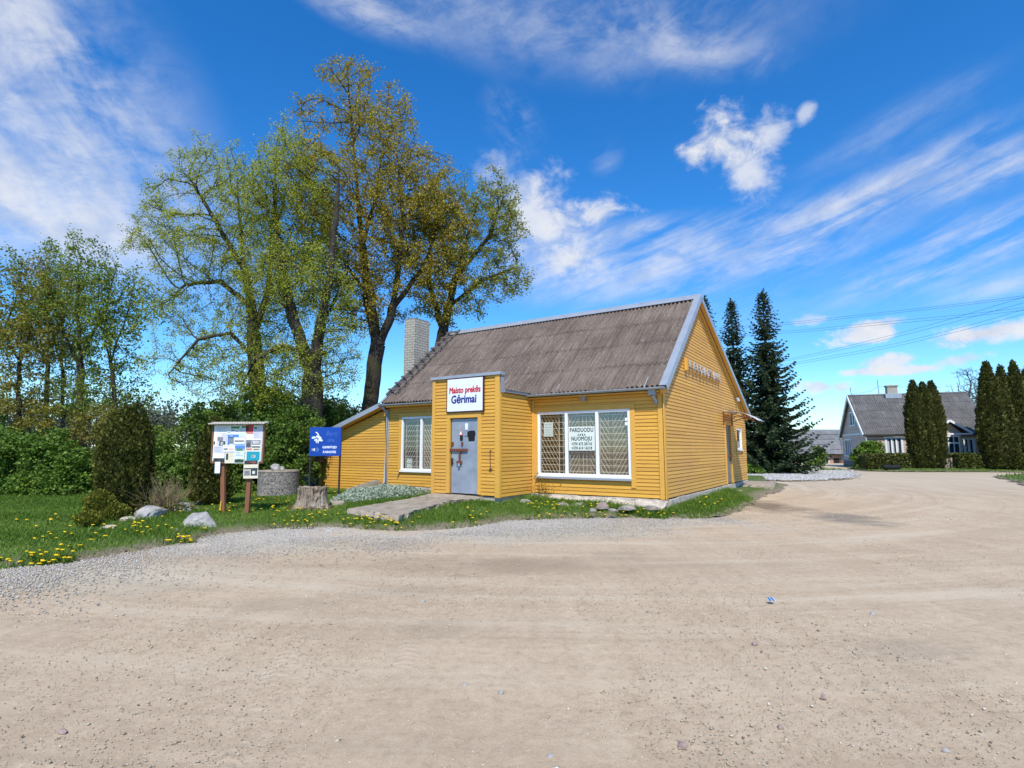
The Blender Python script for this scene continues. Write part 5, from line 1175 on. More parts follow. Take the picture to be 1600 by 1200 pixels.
def well():
    p = gp(421, 773.5, .12); k_ = p.y / FPX; r = 30.5 * k_; h = 36.5 * k_
    T = thing('concrete_ring', 'round concrete well ring with exposed pebbles behind the notice board', 'well ring', (p.x, p.y + r, .08))
    m = MB(); n = 40
    for r0, r1, z0, z1 in ((r, r, -.1, h),):
        m.tube([(0, 0, z0), (0, 0, z1)], r, n)
    m.build('ring', M['well'], T, False)
    m = MB(); m.tube([(0, 0, h + .001), (0, 0, h + .045)], [r * 1.02, r * 1.01], n); m.build('lid', M['concrete'], T)
    bm = bmesh.new(); bmesh.ops.create_icosphere(bm, subdivisions=3, radius=1)
    for v in bm.verts:
        q = v.co * (1 + .3 * mnoise.noise(v.co * 1.4)); v.co = Vector((q.x * .16, q.y * .14, max(q.z, -.5) * .14 + .07))
    me = bpy.data.meshes.new('stone'); bm.to_mesh(me); bm.free(); me.materials.append(M['rock']); o = link('stone', me); q = at(431, 733, p.y + r * .6); o.location = (q.x, q.y, .08 + h + .045); tag(o, 'pale stone lying on top of the concrete ring', 'rock')
    o2 = o.copy(); sc.collection.objects.link(o2); o2.scale = (.7, .7, .6); q = at(440, 733, p.y + r * .8); o2.location = (q.x, q.y, .08 + h + .045); tag(o2, 'smaller grey stone behind the pale one on the concrete ring', 'rock')
well()

# ------------------------------------------------------------------ trees
def tubes(P, Q, r0, r1, k):
    """tapered k-sided tubes P -> Q"""
    n = len(P); d = Q - P; d /= np.maximum(np.linalg.norm(d, axis=1, keepdims=True), 1e-9)
    ref = np.where(np.abs(d[:, 2:3]) > .9, [[1., 0, 0]], [[0., 0, 1.]]); a = np.cross(d, ref); a /= np.linalg.norm(a, axis=1, keepdims=True); b = np.cross(d, a)
    t = 2 * np.pi * np.arange(k) / k; c, s = np.cos(t)[None, :, None], np.sin(t)[None, :, None]
    dirs = a[:, None] * c + b[:, None] * s
    V = np.concatenate([P[:, None] + dirs * r0[:, None, None], Q[:, None] + dirs * r1[:, None, None]], 1)
    i = np.arange(k); F = np.stack([i, (i + 1) % k, k + (i + 1) % k, k + i], 1)
    return V.reshape(-1, 3), (F[None] + (np.arange(n) * 2 * k)[:, None, None]).reshape(-1, 4)
def merge(parts):
    V = []; F = []; o = 0
    for v, f in parts: V.append(v); F.append(f + o); o += len(v)
    return np.vstack(V), np.vstack(F)
def leaves(P, size, rng, up=.35, fold=1.):
    """one folded four-cornered leaf per point, freely turned"""
    n = len(P); d = rng.normal(0, 1, (n, 3)); d[:, 2] -= .25; d /= np.linalg.norm(d, axis=1, keepdims=True)
    nn = rng.normal(0, 1, (n, 3)); nn[:, 2] += up * 2; s = np.cross(d, nn); s /= np.maximum(np.linalg.norm(s, axis=1, keepdims=True), 1e-6)
    L = size[:, None]; w = L * rng.uniform(.32, .5, (n, 1))
    V = np.stack([P, P + d * L * .5 + s * w, P + d * L, P + d * L * .5 - s * w], 1)
    return V.reshape(-1, 3), np.arange(n * 4).reshape(n, 4)
def ellipsoid_pts(rng, ells, n):
    vol = np.array([e[1][0] * e[1][1] * e[1][2] * (e[2] if len(e) > 2 else 1) for e in ells]); c = rng.choice(len(ells), n, p=vol / vol.sum())
    d = rng.normal(0, 1, (n, 3)); d /= np.linalg.norm(d, axis=1, keepdims=True); d *= rng.uniform(0, 1, (n, 1)) ** (1 / 2.6)
    C = np.array([e[0] for e in ells])[c]; Rr = np.array([e[1] for e in ells])[c]
    return C + d * Rr
def colonize(rng, limbs, A, step, kill, up=.12, infl=6., maxn=14000):
    N = np.zeros((maxn, 3)); par = np.full(maxn, -1); n = 0
    for li, (pts, attach) in enumerate(limbs):
        pts = [np.array(p, float) for p in pts]
        prev = -1
        if attach: prev = int(np.argmin(np.linalg.norm(N[:n] - pts[0], axis=1)))
        else: N[0] = pts[0]; n = 1; prev = 0
        cur = N[prev].copy()
        for q in pts[1:] if not attach else pts[1:]:
            L = np.linalg.norm(q - cur); m = max(1, int(L / step)); base = cur.copy()
            for j in range(1, m + 1):
                N[n] = base + (q - base) * j / m + rng.normal(0, step * .05, 3); par[n] = prev; prev = n; n += 1
            cur = N[prev].copy()
    D = np.full(len(A), 1e9); I = np.zeros(len(A), int); new0 = 0
    alive = np.ones(len(A), bool); kids = {}
    for it in range(160):
        for c0 in range(new0, n, 400):
            blk = N[c0:min(n, c0 + 400)]; al = np.where(alive)[0]
            if not len(al): break
            dd = np.linalg.norm(A[al][:, None] - blk[None], axis=2); j = dd.argmin(1); m = dd[np.arange(len(al)), j]
            u = m < D[al]; D[al[u]] = m[u]; I[al[u]] = c0 + j[u]
        alive &= D > kill; al = np.where(alive & (D < infl))[0]
        if not len(al): break
        new0 = n; idx = I[al]; dv = A[al] - N[idx]; dv /= np.linalg.norm(dv, axis=1, keepdims=True)
        S = np.zeros((n, 3)); np.add.at(S, idx, dv); src = np.unique(idx); added = 0
        for s in src:
            v = S[s]; l = np.linalg.norm(v)
            if l < 1e-6: continue
            v = v / l + rng.normal(0, .12, 3); v[2] += up; v /= np.linalg.norm(v)
            if par[s] >= 0:
                pd = N[s] - N[par[s]]; pd /= np.linalg.norm(pd); v = v + .35 * pd; v /= np.linalg.norm(v)
            q = N[s] + v * step
            if s in kids and any(np.linalg.norm(q - N[kk]) < step * .35 for kk in kids[s]):
                alive[al[idx == s]] = rng.uniform(0, 1, (idx == s).sum()) > .5; continue
            if n >= maxn: return N[:n], par[:n]
            N[n] = q; par[n] = s; kids.setdefault(s, []).append(n); n += 1; added += 1
        if not added: break
    return N[:n], par[:n]
def tree(name, label, cat, limbs, ells, seed, bark, leaf, base_r, nattr=1300, step=.34, kill=.5, lsize=(.06, .11), nleaf=26, tuft=.28, gaps=.35, tint=(0., 0.), group=None, up=.12, tip=.009, leafless=False, far=False, bend=None):
    rng = np.random.default_rng(seed)
    A = ellipsoid_pts(rng, ells, int(nattr * 1.5))
    g = vnoise(A[:, [0, 2]], .8, seed) * .6 + vnoise(A[:, [1, 2]], .8, seed + 3) * .4
    A = A[np.argsort(-g)[:nattr]] if gaps > 0 else A[:nattr]
    N, par = colonize(rng, limbs, A, step, kill, up)
    n = len(N); e = 2.35; acc = np.zeros(n); nch = np.zeros(n, int)
    np.add.at(nch, par[1:], 1)
    r = np.zeros(n)
    for i in range(n - 1, -1, -1):
        r[i] = max(tip, acc[i] ** (1 / e)) if nch[i] else tip
        if par[i] >= 0: acc[par[i]] += r[i] ** e
    f = (r - tip) / max(r[0] - tip, 1e-6); r = tip + (base_r - tip) * f ** 1.3
    # root flare
    h = N[:, 2] - N[0, 2]; r = r * (1 + .45 * np.exp(-h * 2.2) * (r > base_r * .5))
    i = np.arange(1, n); p = par[i]; r1 = r[i]; r0 = np.minimum(r[p], r1 * 1.35 + .004)
    P0 = N[p].copy(); 
    T = thing(name, label, cat, tuple(N[0]), 0., group); off = N[0]
    parts = []
    for lo, hi, kk in ((0, .018, 3), (.018, .06, 5), (.06, .15, 8), (.15, 9, 14)):
        m = (r1 >= lo) & (r1 < hi)
        if m.any(): parts.append(tubes(P0[m], N[i][m] + (N[i][m] - P0[m]) * .06, r0[m], r1[m], kk))
    # fine twigs at and near every tip
    thin = np.where(r < tip * 3.2)[0]; thin = thin[N[thin, 2] > N[0, 2] + 1.2]
    reps = 2 if not leafless else 5
    tp = np.repeat(thin, reps); d = rng.normal(0, 1, (len(tp), 3)); base_d = N[tp] - N[np.maximum(par[tp], 0)]; base_d /= np.maximum(np.linalg.norm(base_d, axis=1, keepdims=True), 1e-6)
    d = d * .75 + base_d * .9; d[:, 2] += .25; d /= np.linalg.norm(d, axis=1, keepdims=True)
    L = rng.uniform(.4, 1.05, len(tp)) * step * 1.25; TE = N[tp] + d * L[:, None]
    parts.append(tubes(N[tp], TE, np.full(len(tp), tip * .62), np.full(len(tp), tip * .25), 3))
    V, F = merge(parts); link('trunk', raw_mesh('trunk', V - off, F, bark, None, True), T)
    if not leafless:
        k_ = nleaf; u = rng.uniform(.1, 1.1, (len(tp), k_)); pos = (N[tp][:, None] + (d * L[:, None])[:, None] * u[..., None] + rng.normal(0, tuft * .42, (len(tp), k_, 3))).reshape(-1, 3)
        cl = np.repeat(rng.normal(0, .17, len(tp)), k_)
        keepp = np.repeat(rng.uniform(0, 1, len(tp)) < .88, k_); pos = pos[keepp]; cl = cl[keepp]
        V, F = leaves(pos, rng.uniform(*lsize, len(pos)), rng)
        top = (pos[:, 2] - N[0, 2]) / max(np.ptp(N[:, 2]), 1)
        t = np.clip(.5 + cl + rng.normal(0, .2, len(pos)) + tint[0] + tint[1] * top, 0, 1)
        link('crown', raw_mesh('crown', V - off, F, leaf, t), T)
    return T
def A3(px, py, y): v = at(px, py, y); return (v.x, v.y, v.z)
def el(px, py, rx, ry, y, ry_depth=None, dens=1.):
    k_ = y / FPX; return (A3(px, py, y), (rx * k_, (ry_depth or rx) * k_, ry * k_), dens)
def limb(pts, y, attach=False, dy=0.):
    n = len(pts); return ([A3(px, py, y + dy * i / max(1, n - 1)) for i, (px, py) in enumerate(pts)], attach)
# the four big trees behind the shop
Y = 21.5
tree('linden_tree', 'big pale green linden with arching limbs, leftmost of the tall trees by the shop', 'tree',
     [limb([(404, 712), (404, 640), (400, 560), (392, 480), (380, 400), (372, 320)], Y), limb([(400, 560), (360, 520), (310, 530), (262, 585)], Y, True, -1.5), limb([(393, 480), (345, 440), (290, 445), (245, 485)], Y, True, 1.5), limb([(396, 520), (420, 450), (425, 380), (415, 300)], Y, True, 1.), limb([(385, 420), (345, 360), (310, 300)], Y, True, -1.)],
     [el(345, 330, 118, 140, Y, 90), el(275, 400, 78, 115, Y, 70), el(300, 530, 72, 60, Y, 60, .8), el(400, 300, 80, 105, Y, 80), el(262, 560, 50, 70, Y, 50, .6), el(430, 440, 75, 150, Y, 80, 1.), el(410, 520, 60, 110, Y, 70, .9), el(350, 590, 70, 50, Y, 60, .7)], 31, M['bark'], M['linden'], .31, nattr=3900, step=.28, kill=.36, lsize=(.04, .075), nleaf=25, tuft=.22, up=.30, tip=.0105, tint=(0., .12))
Y = 20.5
tree('linden_tree', 'thick trunked linden with pale green leaves, standing second from the left behind the shop', 'tree',
     [limb([(484, 722), (486, 660), (489, 590), (500, 510), (514, 440), (522, 350), (530, 260)], Y), limb([(488, 585), (458, 500), (440, 420), (428, 330), (432, 240)], Y, True, 1.), limb([(500, 510), (535, 450), (545, 390)], Y, True, 1.5), limb([(492, 560), (440, 540), (400, 560)], Y, True, -1.)],
     [el(455, 310, 66, 108, Y, 80), el(440, 400, 70, 120, Y, 75), el(505, 450, 55, 95, Y, 65, .6), el(450, 570, 85, 80, Y, 70, 1.), el(450, 240, 40, 55, Y, 50), el(525, 560, 50, 70, Y, 50, .8)], 32, M['bark'], M['linden'], .40, nattr=3300, step=.28, kill=.36, lsize=(.04, .075), nleaf=25, tuft=.22, up=.30, tip=.0105, tint=(-.04, .1))
Y = 24
tree('maple_tree', 'tallest maple with bronze young leaves, forked trunk just left of the shop chimney', 'tree',
     [limb([(572, 690), (578, 630), (585, 570), (590, 540), (575, 460), (566, 380), (556, 280), (548, 180)], Y), limb([(590, 540), (612, 495), (622, 430), (630, 340), (620, 240)], Y, True, -1.), limb([(618, 480), (660, 420), (690, 340)], Y, True, .5), limb([(575, 460), (530, 400), (510, 320)], Y, True, 1.), limb([(566, 380), (590, 300), (600, 220)], Y, True, 1.)],
     [el(550, 165, 72, 72, Y, 70), el(570, 265, 110, 110, Y, 100), el(610, 360, 120, 115, Y, 105), el(560, 420, 110, 110, Y, 100, .8), el(655, 290, 62, 85, Y, 70, .9), el(490, 185, 38, 40, Y, 40), el(625, 190, 48, 60, Y, 45), el(490, 290, 50, 100, Y - 3, 60, .9), el(690, 430, 50, 80, Y, 60, .7), el(690, 350, 52, 90, Y, 60, 1.1)], 33, M['bark'], M['maple'], .33, nattr=3300, step=.32, kill=.44, lsize=(.06, .11), nleaf=24, tuft=.28, up=.28, tip=.0125, tint=(.04, .05))
Y = 25.5
tree('maple_tree', 'maple with yellow green leaves spreading right over the shop roof ridge', 'tree',
     [limb([(672, 690), (680, 600), (692, 520), (706, 460), (722, 400), (738, 340)], Y), limb([(700, 480), (750, 440), (800, 420)], Y, True, .5), limb([(692, 520), (670, 440), (676, 360)], Y, True, 1.), limb([(715, 430), (765, 370), (785, 310)], Y, True, -.5)],
     [el(700, 320, 50, 60, Y, 60, .8), el(735, 360, 92, 92, Y, 90), el(775, 330, 46, 66, Y, 60), el(775, 430, 68, 46, Y, 60, .9), el(680, 380, 70, 90, Y, 80, .9), el(700, 480, 70, 40, Y, 60, .6), el(815, 440, 28, 22, Y, 30)], 34, M['bark'], M['maplegreen'], .27, nattr=2200, step=.32, kill=.44, lsize=(.06, .11), nleaf=24, tuft=.28, up=.28, tip=.0125, tint=(.0, .05))
# grove at the left edge
LG = 'grove of slender trees at the left edge'
for i, (bx_, ty, y, lean, w, leaf, lab) in enumerate((
        (128, 365, 25, -6, 80, 'grove', 'green leaved tree with a strong forked trunk, right one of the left grove'), (70, 385, 27, 8, 62, 'grovebronze', 'olive bronze tree with a thin trunk in the middle of the left grove'),
        (28, 400, 24, 5, 62, 'grovebronze', 'slender bronze leaved tree near the left edge of the picture'), (100, 352, 29, -6, 50, 'grove', 'tallest thin green tree, its pointed top rising over the left grove'),
        (-18, 375, 26, 8, 70, 'grove', 'green tree cut by the left edge of the picture'), (185, 420, 24.5, -22, 56, 'grove', 'small light green tree leaning right beside the linden'))):
    x = bx_; m = (ty + 690) / 2
    tree('grove_tree', lab, 'tree', [limb([(x, 705), (x + lean * .3, 620), (x + lean * .6, 540), (x + lean, 470), (x + lean * .8, ty + 50)], y), limb([(x + lean * .5, 560), (x + lean * .5 + w * .5, 480), (x + lean * .5 + w * .7, 420)], y, True, .8), limb([(x + lean * .5, 570), (x - w * .5, 500), (x - w * .6, 440)], y, True, -.8)],
         [el(x + lean * .8, ty + 60, w * .62, 62, y), el(x + lean, ty + 125, w * .95, 75, y), el(x, 545, w * .9, 55, y, None, .45), el(x + w * .7, 490, w * .5, 60, y, None, .6), el(x, 620, w * .9, 45, y, None, .3)], 50 + i, M['bark'], M[leaf], (.17, .11, .10, .09, .12, .10)[i], nattr=620, step=.34, kill=.5, lsize=(.07, .13), nleaf=18, up=.3, tuft=.30, tip=.010, group=LG)
# bare trees behind the grey house
for i, (px, top, y, w) in enumerate(((1512, 574, 66, 30), (1603, 572, 68, 28), (1528, 590, 69, 22))):
    tree('bare_tree', ('leafless tree behind the right end of the grey house roof', 'leafless tree behind the thujas at the right edge', 'second leafless tree close behind the grey house roof')[i], 'tree',
         [limb([(px, 712), (px + 1, 660), (px + 2, 625)], y)], [el(px, top + 32, w, 32, y), el(px, top + 55, w * .8, 28, y)], 70 + i, M['barkbare'], M['grove'], .20, nattr=900, step=.42, kill=.5, leafless=True, tip=.02)

# ------------------------------------------------------------------ conifers
def spruce(label, px, pytop, pybase, y, half, seed):
    rng = np.random.default_rng(seed); b = at(px, pybase, y); H = at(px, pytop, y).z - b.z; Rm = half * y / FPX
    T = thing('spruce_tree', label, 'spruce', (b.x, b.y, b.z), 0, 'spruces behind the shop'); 
    zs = np.arange(.25, H * .985, .21); tw = []; LP = []; LD = []; LS = []
    segs = [(np.zeros(3), np.array([0, 0, H]))]
    tr_p = np.array([[0, 0, z] for z in np.linspace(0, H, 24)[:-1]]); tr_q = np.array([[0, 0, z] for z in np.linspace(0, H, 24)[1:]])
    rad = lambda z: .02 + .17 * (1 - z / H)
    parts = [tubes(tr_p, tr_q, rad(tr_p[:, 2]), rad(tr_q[:, 2]), 10)]
    BP, BQ, B0, B1 = [], [], [], []
    for z in zs:
        f = z / H; nb = rng.integers(5, 8); ph = rng.uniform(0, 6.28)
        for j in range(nb):
            a = ph + 6.283 * j / nb + rng.normal(0, .25); L = Rm * (1 - f) ** .9 * rng.uniform(.62, 1.12) + .12
            if f < .06: L *= .75
            m = max(4, int(L / .14)); t = np.linspace(0, 1, m)
            droop = -.28 * L * t + (.34 * L * t ** 2.6) - .10 * L * np.sin(t * 3.1); lift = (f > .72) * .55 * L * t
            pts = np.stack([np.cos(a) * L * t, np.sin(a) * L * t, z + droop + lift], 1); pts[1:, :2] += rng.normal(0, .02, (m - 1, 2))
            BP.append(pts[:-1]); BQ.append(pts[1:]); rr = .006 + .018 * (1 - t) * min(1, L); B0.append(rr[:-1]); B1.append(rr[1:])
            # side sprays, shorter to the tip
            nk = 9
            q = np.repeat(pts[1:], nk, 0); tt = np.repeat(t[1:], nk); fw = np.array([np.cos(a), np.sin(a), 0]); sdv = np.array([-np.sin(a), np.cos(a), 0])
            sg = rng.choice([-1, 1], len(q))[:, None]
            d = fw * rng.uniform(.2, 1., (len(q), 1)) + sdv * sg * rng.uniform(.2, 1.1, (len(q), 1)) + np.array([0, 0, 1]) * rng.uniform(-.75, .12, (len(q), 1))
            LP.append(q); LD.append(d); LS.append((.20 + .22 * (1 - tt)) * rng.uniform(.7, 1.3, len(q)) * (.55 + .45 * (1 - f)))
    q = np.repeat(np.array([[0, 0, H]]), 16, 0) - np.array([[0, 0, 1.]]) * rng.uniform(0, .9, (16, 1)); LP.append(q); d = rng.normal(0, .45, (16, 3)); d[:, 2] = .9; LD.append(d); LS.append(np.full(16, .28))
    parts.append(tubes(np.vstack(BP), np.vstack(BQ), np.concatenate(B0), np.concatenate(B1), 4))
    V, F = merge(parts); link('trunk', raw_mesh('trunk', V, F, M['barkbare'], None, True), T)
    P = np.vstack(LP); d = np.vstack(LD); d /= np.linalg.norm(d, axis=1, keepdims=True); S = np.concatenate(LS)[:, None]; n = len(P)
    s = np.cross(d, rng.normal(0, 1, (n, 3))); s /= np.linalg.norm(s, axis=1, keepdims=True); w = S * .21
    V = np.stack([P, P + d * S * .45 + s * w, P + d * S, P + d * S * .45 - s * w], 1).reshape(-1, 3)
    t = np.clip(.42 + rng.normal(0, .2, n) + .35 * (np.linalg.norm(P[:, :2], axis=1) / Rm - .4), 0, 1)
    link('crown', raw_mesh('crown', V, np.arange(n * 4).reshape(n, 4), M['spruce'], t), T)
spruce('tallest dark spruce, rightmost of the row behind the shop', 1207, 454, 738, 35, 80, 1)
spruce('dark narrow spruce in the middle of the row behind the shop', 1155, 469, 735, 38, 62, 2)
spruce('dark spruce half hidden behind the shop gable', 1112, 463, 735, 40, 62, 3)

def shell(rng, n, H, prof, lump, seed):
    """points and outward directions on a lumpy upright body of height H; prof(f) is its radius"""
    f = rng.uniform(0, 1, n * 3); w = np.array([prof(x) for x in f]); keep = rng.uniform(0, w.max() * 1.02, len(f)) < w + .05 * w.max(); f = f[keep][:n]; n = len(f)
    a = rng.uniform(0, 6.283, n); w = np.array([prof(x) for x in f])
    q = np.stack([np.cos(a) * 1.6 + f * 2.2, np.sin(a) * 1.6 + f * 2.7], 1); q2 = np.stack([a * 2.1 + np.sin(f * 9), f * H * 2.4], 1)
    l = 1 + lump * ((vnoise(q, 1.7, seed) - .5) * 1.2 + (vnoise(q2, 1.4, seed + 1) - .5) * .9)
    return a, f, w * l
def thuja(name, label, px, pytop, pybase, y, lobes, seed, mat, n=9000, size=.14, group=None, lump=.35, prof=None, cat='thuja'):
    """lobes: (dx px, dy px of the top, half width px)"""
    rng = np.random.default_rng(seed); b = at(px, pybase, y); k_ = y / FPX
    T = thing(name, label, cat, (b.x, b.y, b.z), 0, group)
    VV, FF, TT = [], [], []; cv, cf = [], []
    for dx, dtop, hw in lobes:
        H = (pybase - pytop - dtop) * k_; Rm = hw * k_; pf = prof or (lambda f: min(1, (f * 7 + .45)) * (1 - max(0, (f - .25) / .75) ** 2.1) ** .62)
        pfr = lambda f: Rm * pf(f)
        m = int(n * H * Rm / sum(((pybase - pytop - q[1]) * k_) * q[2] * k_ for q in lobes))
        a, f, w = shell(rng, m, H, pfr, lump, seed); m = len(f)
        dep = rng.uniform(.80, 1.03, m); ox = dx * k_; oy = rng.uniform(-.2, .2) * Rm
        P = np.stack([ox + np.cos(a) * w * dep, oy + np.sin(a) * w * dep, f * H], 1)
        d = np.stack([np.cos(a) * .55, np.sin(a) * .55, np.full(m, .8)], 1) + rng.normal(0, .33, (m, 3)); d /= np.linalg.norm(d, axis=1, keepdims=True)
        tan = np.stack([-np.sin(a), np.cos(a), np.zeros(m)], 1) + rng.normal(0, .55, (m, 3)); s = np.cross(np.cross(d, tan), d); s /= np.maximum(np.linalg.norm(s, axis=1, keepdims=True), 1e-6)
        S = (size * rng.uniform(.6, 1.3, m))[:, None]
        V = np.stack([P, P + d * S * .55 + s * S * .30, P + d * S, P + d * S * .55 - s * S * .30], 1)
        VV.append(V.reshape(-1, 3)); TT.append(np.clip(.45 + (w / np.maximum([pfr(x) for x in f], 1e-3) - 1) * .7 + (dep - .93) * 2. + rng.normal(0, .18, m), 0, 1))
        # dense inner body
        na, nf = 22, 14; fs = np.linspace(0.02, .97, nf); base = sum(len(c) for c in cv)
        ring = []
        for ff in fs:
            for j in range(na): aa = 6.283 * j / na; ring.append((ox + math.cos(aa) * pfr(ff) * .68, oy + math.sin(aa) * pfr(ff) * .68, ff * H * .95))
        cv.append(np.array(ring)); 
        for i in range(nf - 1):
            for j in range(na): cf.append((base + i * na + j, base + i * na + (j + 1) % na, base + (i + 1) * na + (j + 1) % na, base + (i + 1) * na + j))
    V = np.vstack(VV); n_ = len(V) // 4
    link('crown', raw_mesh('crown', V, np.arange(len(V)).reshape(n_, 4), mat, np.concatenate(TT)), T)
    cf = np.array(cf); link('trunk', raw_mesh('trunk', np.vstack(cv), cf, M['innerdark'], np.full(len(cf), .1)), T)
    return T
TG = 'thujas by the grey house'
dome = lambda f: min(1., .62 + f * .75) * max(0, 1 - max(0, (f - .45) / .55) ** 2.1) ** .7
thuja('thuja_shrub', 'big rounded bronze green thuja on the left lawn', 186, 633, 804, 12.7, [(-16, 14, 23), (12, 0, 26), (0, 22, 32), (-24, 34, 17), (26, 24, 18), (-2, 4, 22)], 5, M['thuja'], 36000, .08, lump=.42, prof=dome)
thuja('thuja_shrub', 'low yellowish thuja bush right at the foot of the big rounded one', 156, 768, 812, 11.7, [(0, 0, 18), (20, 20, 18)], 6, M['thujayellow'], 6500, .055, lump=.4, prof=dome)
thuja('thuja_shrub', 'smallest ball shaped thuja, left of the low yellowish one', 136, 800, 822, 10.9, [(0, 0, 15), (8, 6, 10)], 7, M['thujayellow'], 3600, .045, lump=.4, prof=dome)
thuja('thuja_shrub', 'narrow dark thuja standing behind the notice board', 326, 655, 787, 15.0, [(0, 0, 24), (-12, 34, 17), (12, 28, 17)], 8, M['thuja'], 12000, .10, lump=.4)
col = lambda f: min(1., .74 + f * .8) * max(0, 1 - max(0, (f - .4) / .6) ** 2.0) ** .8
thuja('thuja_tree', 'three dark columnar thujas grown together in front of the grey house front', 1452, 596, 730.5, 39.7, [(-14, 0, 12), (1, 3, 12.5), (15, 1, 12)], 9, M['thujadark'], 30000, .21, group=TG, lump=.32, prof=col)
cone = lambda f: min(1., .7 + f * 1.6) * (1 - max(0, (f - .18) / .82) ** 1.7) ** .78
thuja('thuja_tree', 'tall pointed thuja at the right end of the grey house', 1557, 566, 731, 39, [(-2, 0, 18), (13, 28, 16)], 10, M['thujadark'], 28000, .21, group=TG, lump=.35, prof=cone)
thuja('thuja_tree', 'tall thuja with two tops at the right edge of the picture', 1590, 565, 731, 39.4, [(-8, 6, 15), (8, 0, 16), (28, 14, 17)], 11, M['thujadark'], 28000, .21, group=TG, lump=.35, prof=cone)

# ------------------------------------------------------------------ shrubs
def bush(name, label, ells, seed, leaf, n, size, stems=14, cat='bush', group=None, base=None, kind=None, clump=.30, spiky=0.):
    """leaves gathered in clumps through an uneven volume, on stems from the ground"""
    rng = np.random.default_rng(seed); C = np.array([e[0] for e in ells]); x0, y0 = C[:, 0].mean(), C[:, 1].mean(); zb = base if base is not None else 0.
    nc = max(20, n // 60); cc = ellipsoid_pts(rng, ells, nc); cc = cc[cc[:, 2] > zb + .05]; i = rng.integers(0, len(cc), n)
    d = rng.normal(0, 1, (n, 3)); d /= np.linalg.norm(d, axis=1, keepdims=True); rr = clump * rng.uniform(.6, 1.3, len(cc))
    P = cc[i] + d * (rr[i] * rng.uniform(.3, 1., n) ** .5)[:, None] * np.array([1, 1, .75]); P = P[P[:, 2] > zb]
    T = thing(name, label, cat, (x0, y0, zb), 0, group); off = np.array([x0, y0, zb])
    V, F = leaves(P, rng.uniform(*size, len(P)), rng, .6)
    ct = rng.normal(0, .16, len(cc)); t = np.clip(.48 + ct[i][:len(P)] + rng.normal(0, .18, len(P)), 0, 1)
    link('foliage', raw_mesh('foliage', V - off, F, leaf, t), T)
    if stems:
        m = min(len(cc), stems * 6); e = cc[rng.choice(len(cc), m, replace=False)]; s = np.stack([x0 + (e[:, 0] - x0) * .75 + rng.normal(0, .1, m), y0 + (e[:, 1] - y0) * .75, np.full(m, zb - .02)], 1); mid = (s + e) / 2 + rng.normal(0, .08, (m, 3))
        a = np.vstack([s, mid]); b = np.vstack([mid, e]); r0 = np.full(2 * m, .011); r1 = np.full(2 * m, .007); V, F = tubes(a, b, r0, r1, 4); link('stem', raw_mesh('stem', V - off, F, M['bark']), T)
    return T
HZ = 'hazel bushes at the edge of the left lawn'
bush('hazel_bush', 'bright green hazel bush cut by the left edge, growing over the lawn', [el(15, 735, 62, 60, 19), el(-30, 720, 60, 60, 19.5), el(60, 765, 40, 34, 18.4)], 1, M['hazel'], 15000, (.07, .13), group=HZ, clump=.26)
bush('hazel_bush', 'fresh green hazel bush left of the big rounded thuja', [el(105, 755, 46, 42, 18.8), el(130, 735, 34, 50, 19.4), el(85, 725, 34, 50, 19.6)], 2, M['hazel'], 12000, (.07, .13), group=HZ, clump=.26)
bush('shrub', 'taller dark green shrub above the hazels at the left', [el(40, 712, 66, 40, 22), el(-20, 690, 60, 46, 22.5)], 3, M['hedgeleaf'], 7000, (.08, .14), clump=.32)
bush('shrub', 'bronze tinged shrub behind the left hazels', [el(20, 655, 58, 26, 23.5), el(85, 660, 42, 28, 23)], 4, M['grovebronze'], 1700, (.08, .14), clump=.3)
bush('shrub', 'bronze young shrub rising over the left shoulder of the big thuja', [el(150, 655, 38, 24, 20.5), el(120, 695, 36, 36, 20.8)], 6, M['grovebronze'], 2400, (.08, .13), clump=.28)
bush('shrub', 'dark green shrub filling the gap right of the big thuja', [el(262, 748, 52, 34, 21), el(300, 735, 36, 36, 21.5), el(230, 712, 34, 34, 22)], 7, M['hedgeleaf'], 11000, (.08, .13), clump=.3)
bush('shrub', 'tall dark green shrub between notice board and concrete ring', [el(372, 738, 42, 46, 20.2), el(355, 700, 34, 44, 21), el(360, 770, 34, 26, 18.8)], 8, M['hedgeleaf'], 15000, (.07, .12), clump=.28)
bush('shrub', 'broad dark green shrub filling the space behind the concrete ring', [el(440, 690, 56, 62, 20.6), el(458, 720, 40, 50, 19.6), el(470, 665, 34, 34, 19.8), el(420, 640, 50, 40, 21)], 9, M['hedgeleaf'], 27000, (.07, .12), clump=.3)
bush('shrub', 'leafy shrub growing up behind the blue sign and lean-to roof', [el(510, 690, 36, 60, 22.4), el(500, 650, 42, 34, 23.5), el(540, 650, 28, 24, 24.4)], 10, M['hedgeleaf'], 13000, (.07, .12), clump=.3)
bush('shrub', 'loose green shrub under the linden left of the notice board', [el(300, 690, 50, 32, 24), el(250, 680, 36, 26, 25)], 11, M['grove'], 2400, (.08, .13), clump=.32)
bush('shrub', 'round dark green shrub directly behind the narrow thuja', [el(330, 660, 40, 40, 22)], 12, M['hedgeleaf'], 6000, (.07, .12), clump=.28)
bush('shrub', 'round bright green shrub by the corner of the grey house', [el(1357, 712, 19, 20, 42.5), el(1362, 700, 13, 14, 42.4), el(1343, 718, 12, 12, 42.6)], 13, M['hazel'], 7000, (.13, .22), clump=.3)
bush('shrub', 'small light green shrub at the right foot of the spruces', [el(1277, 716, 9, 16, 39), el(1270, 724, 10, 12, 39)], 14, M['hazel'], 2600, (.12, .2), clump=.3)
bush('shrub', 'low tuft of green weeds at the foot of the spruces beside the shop', [el(1180, 735, 14, 8, 33)], 15, M['hazel'], 1800, (.10, .18), clump=.2, stems=0)
HD = 'clipped hedges before the grey house'
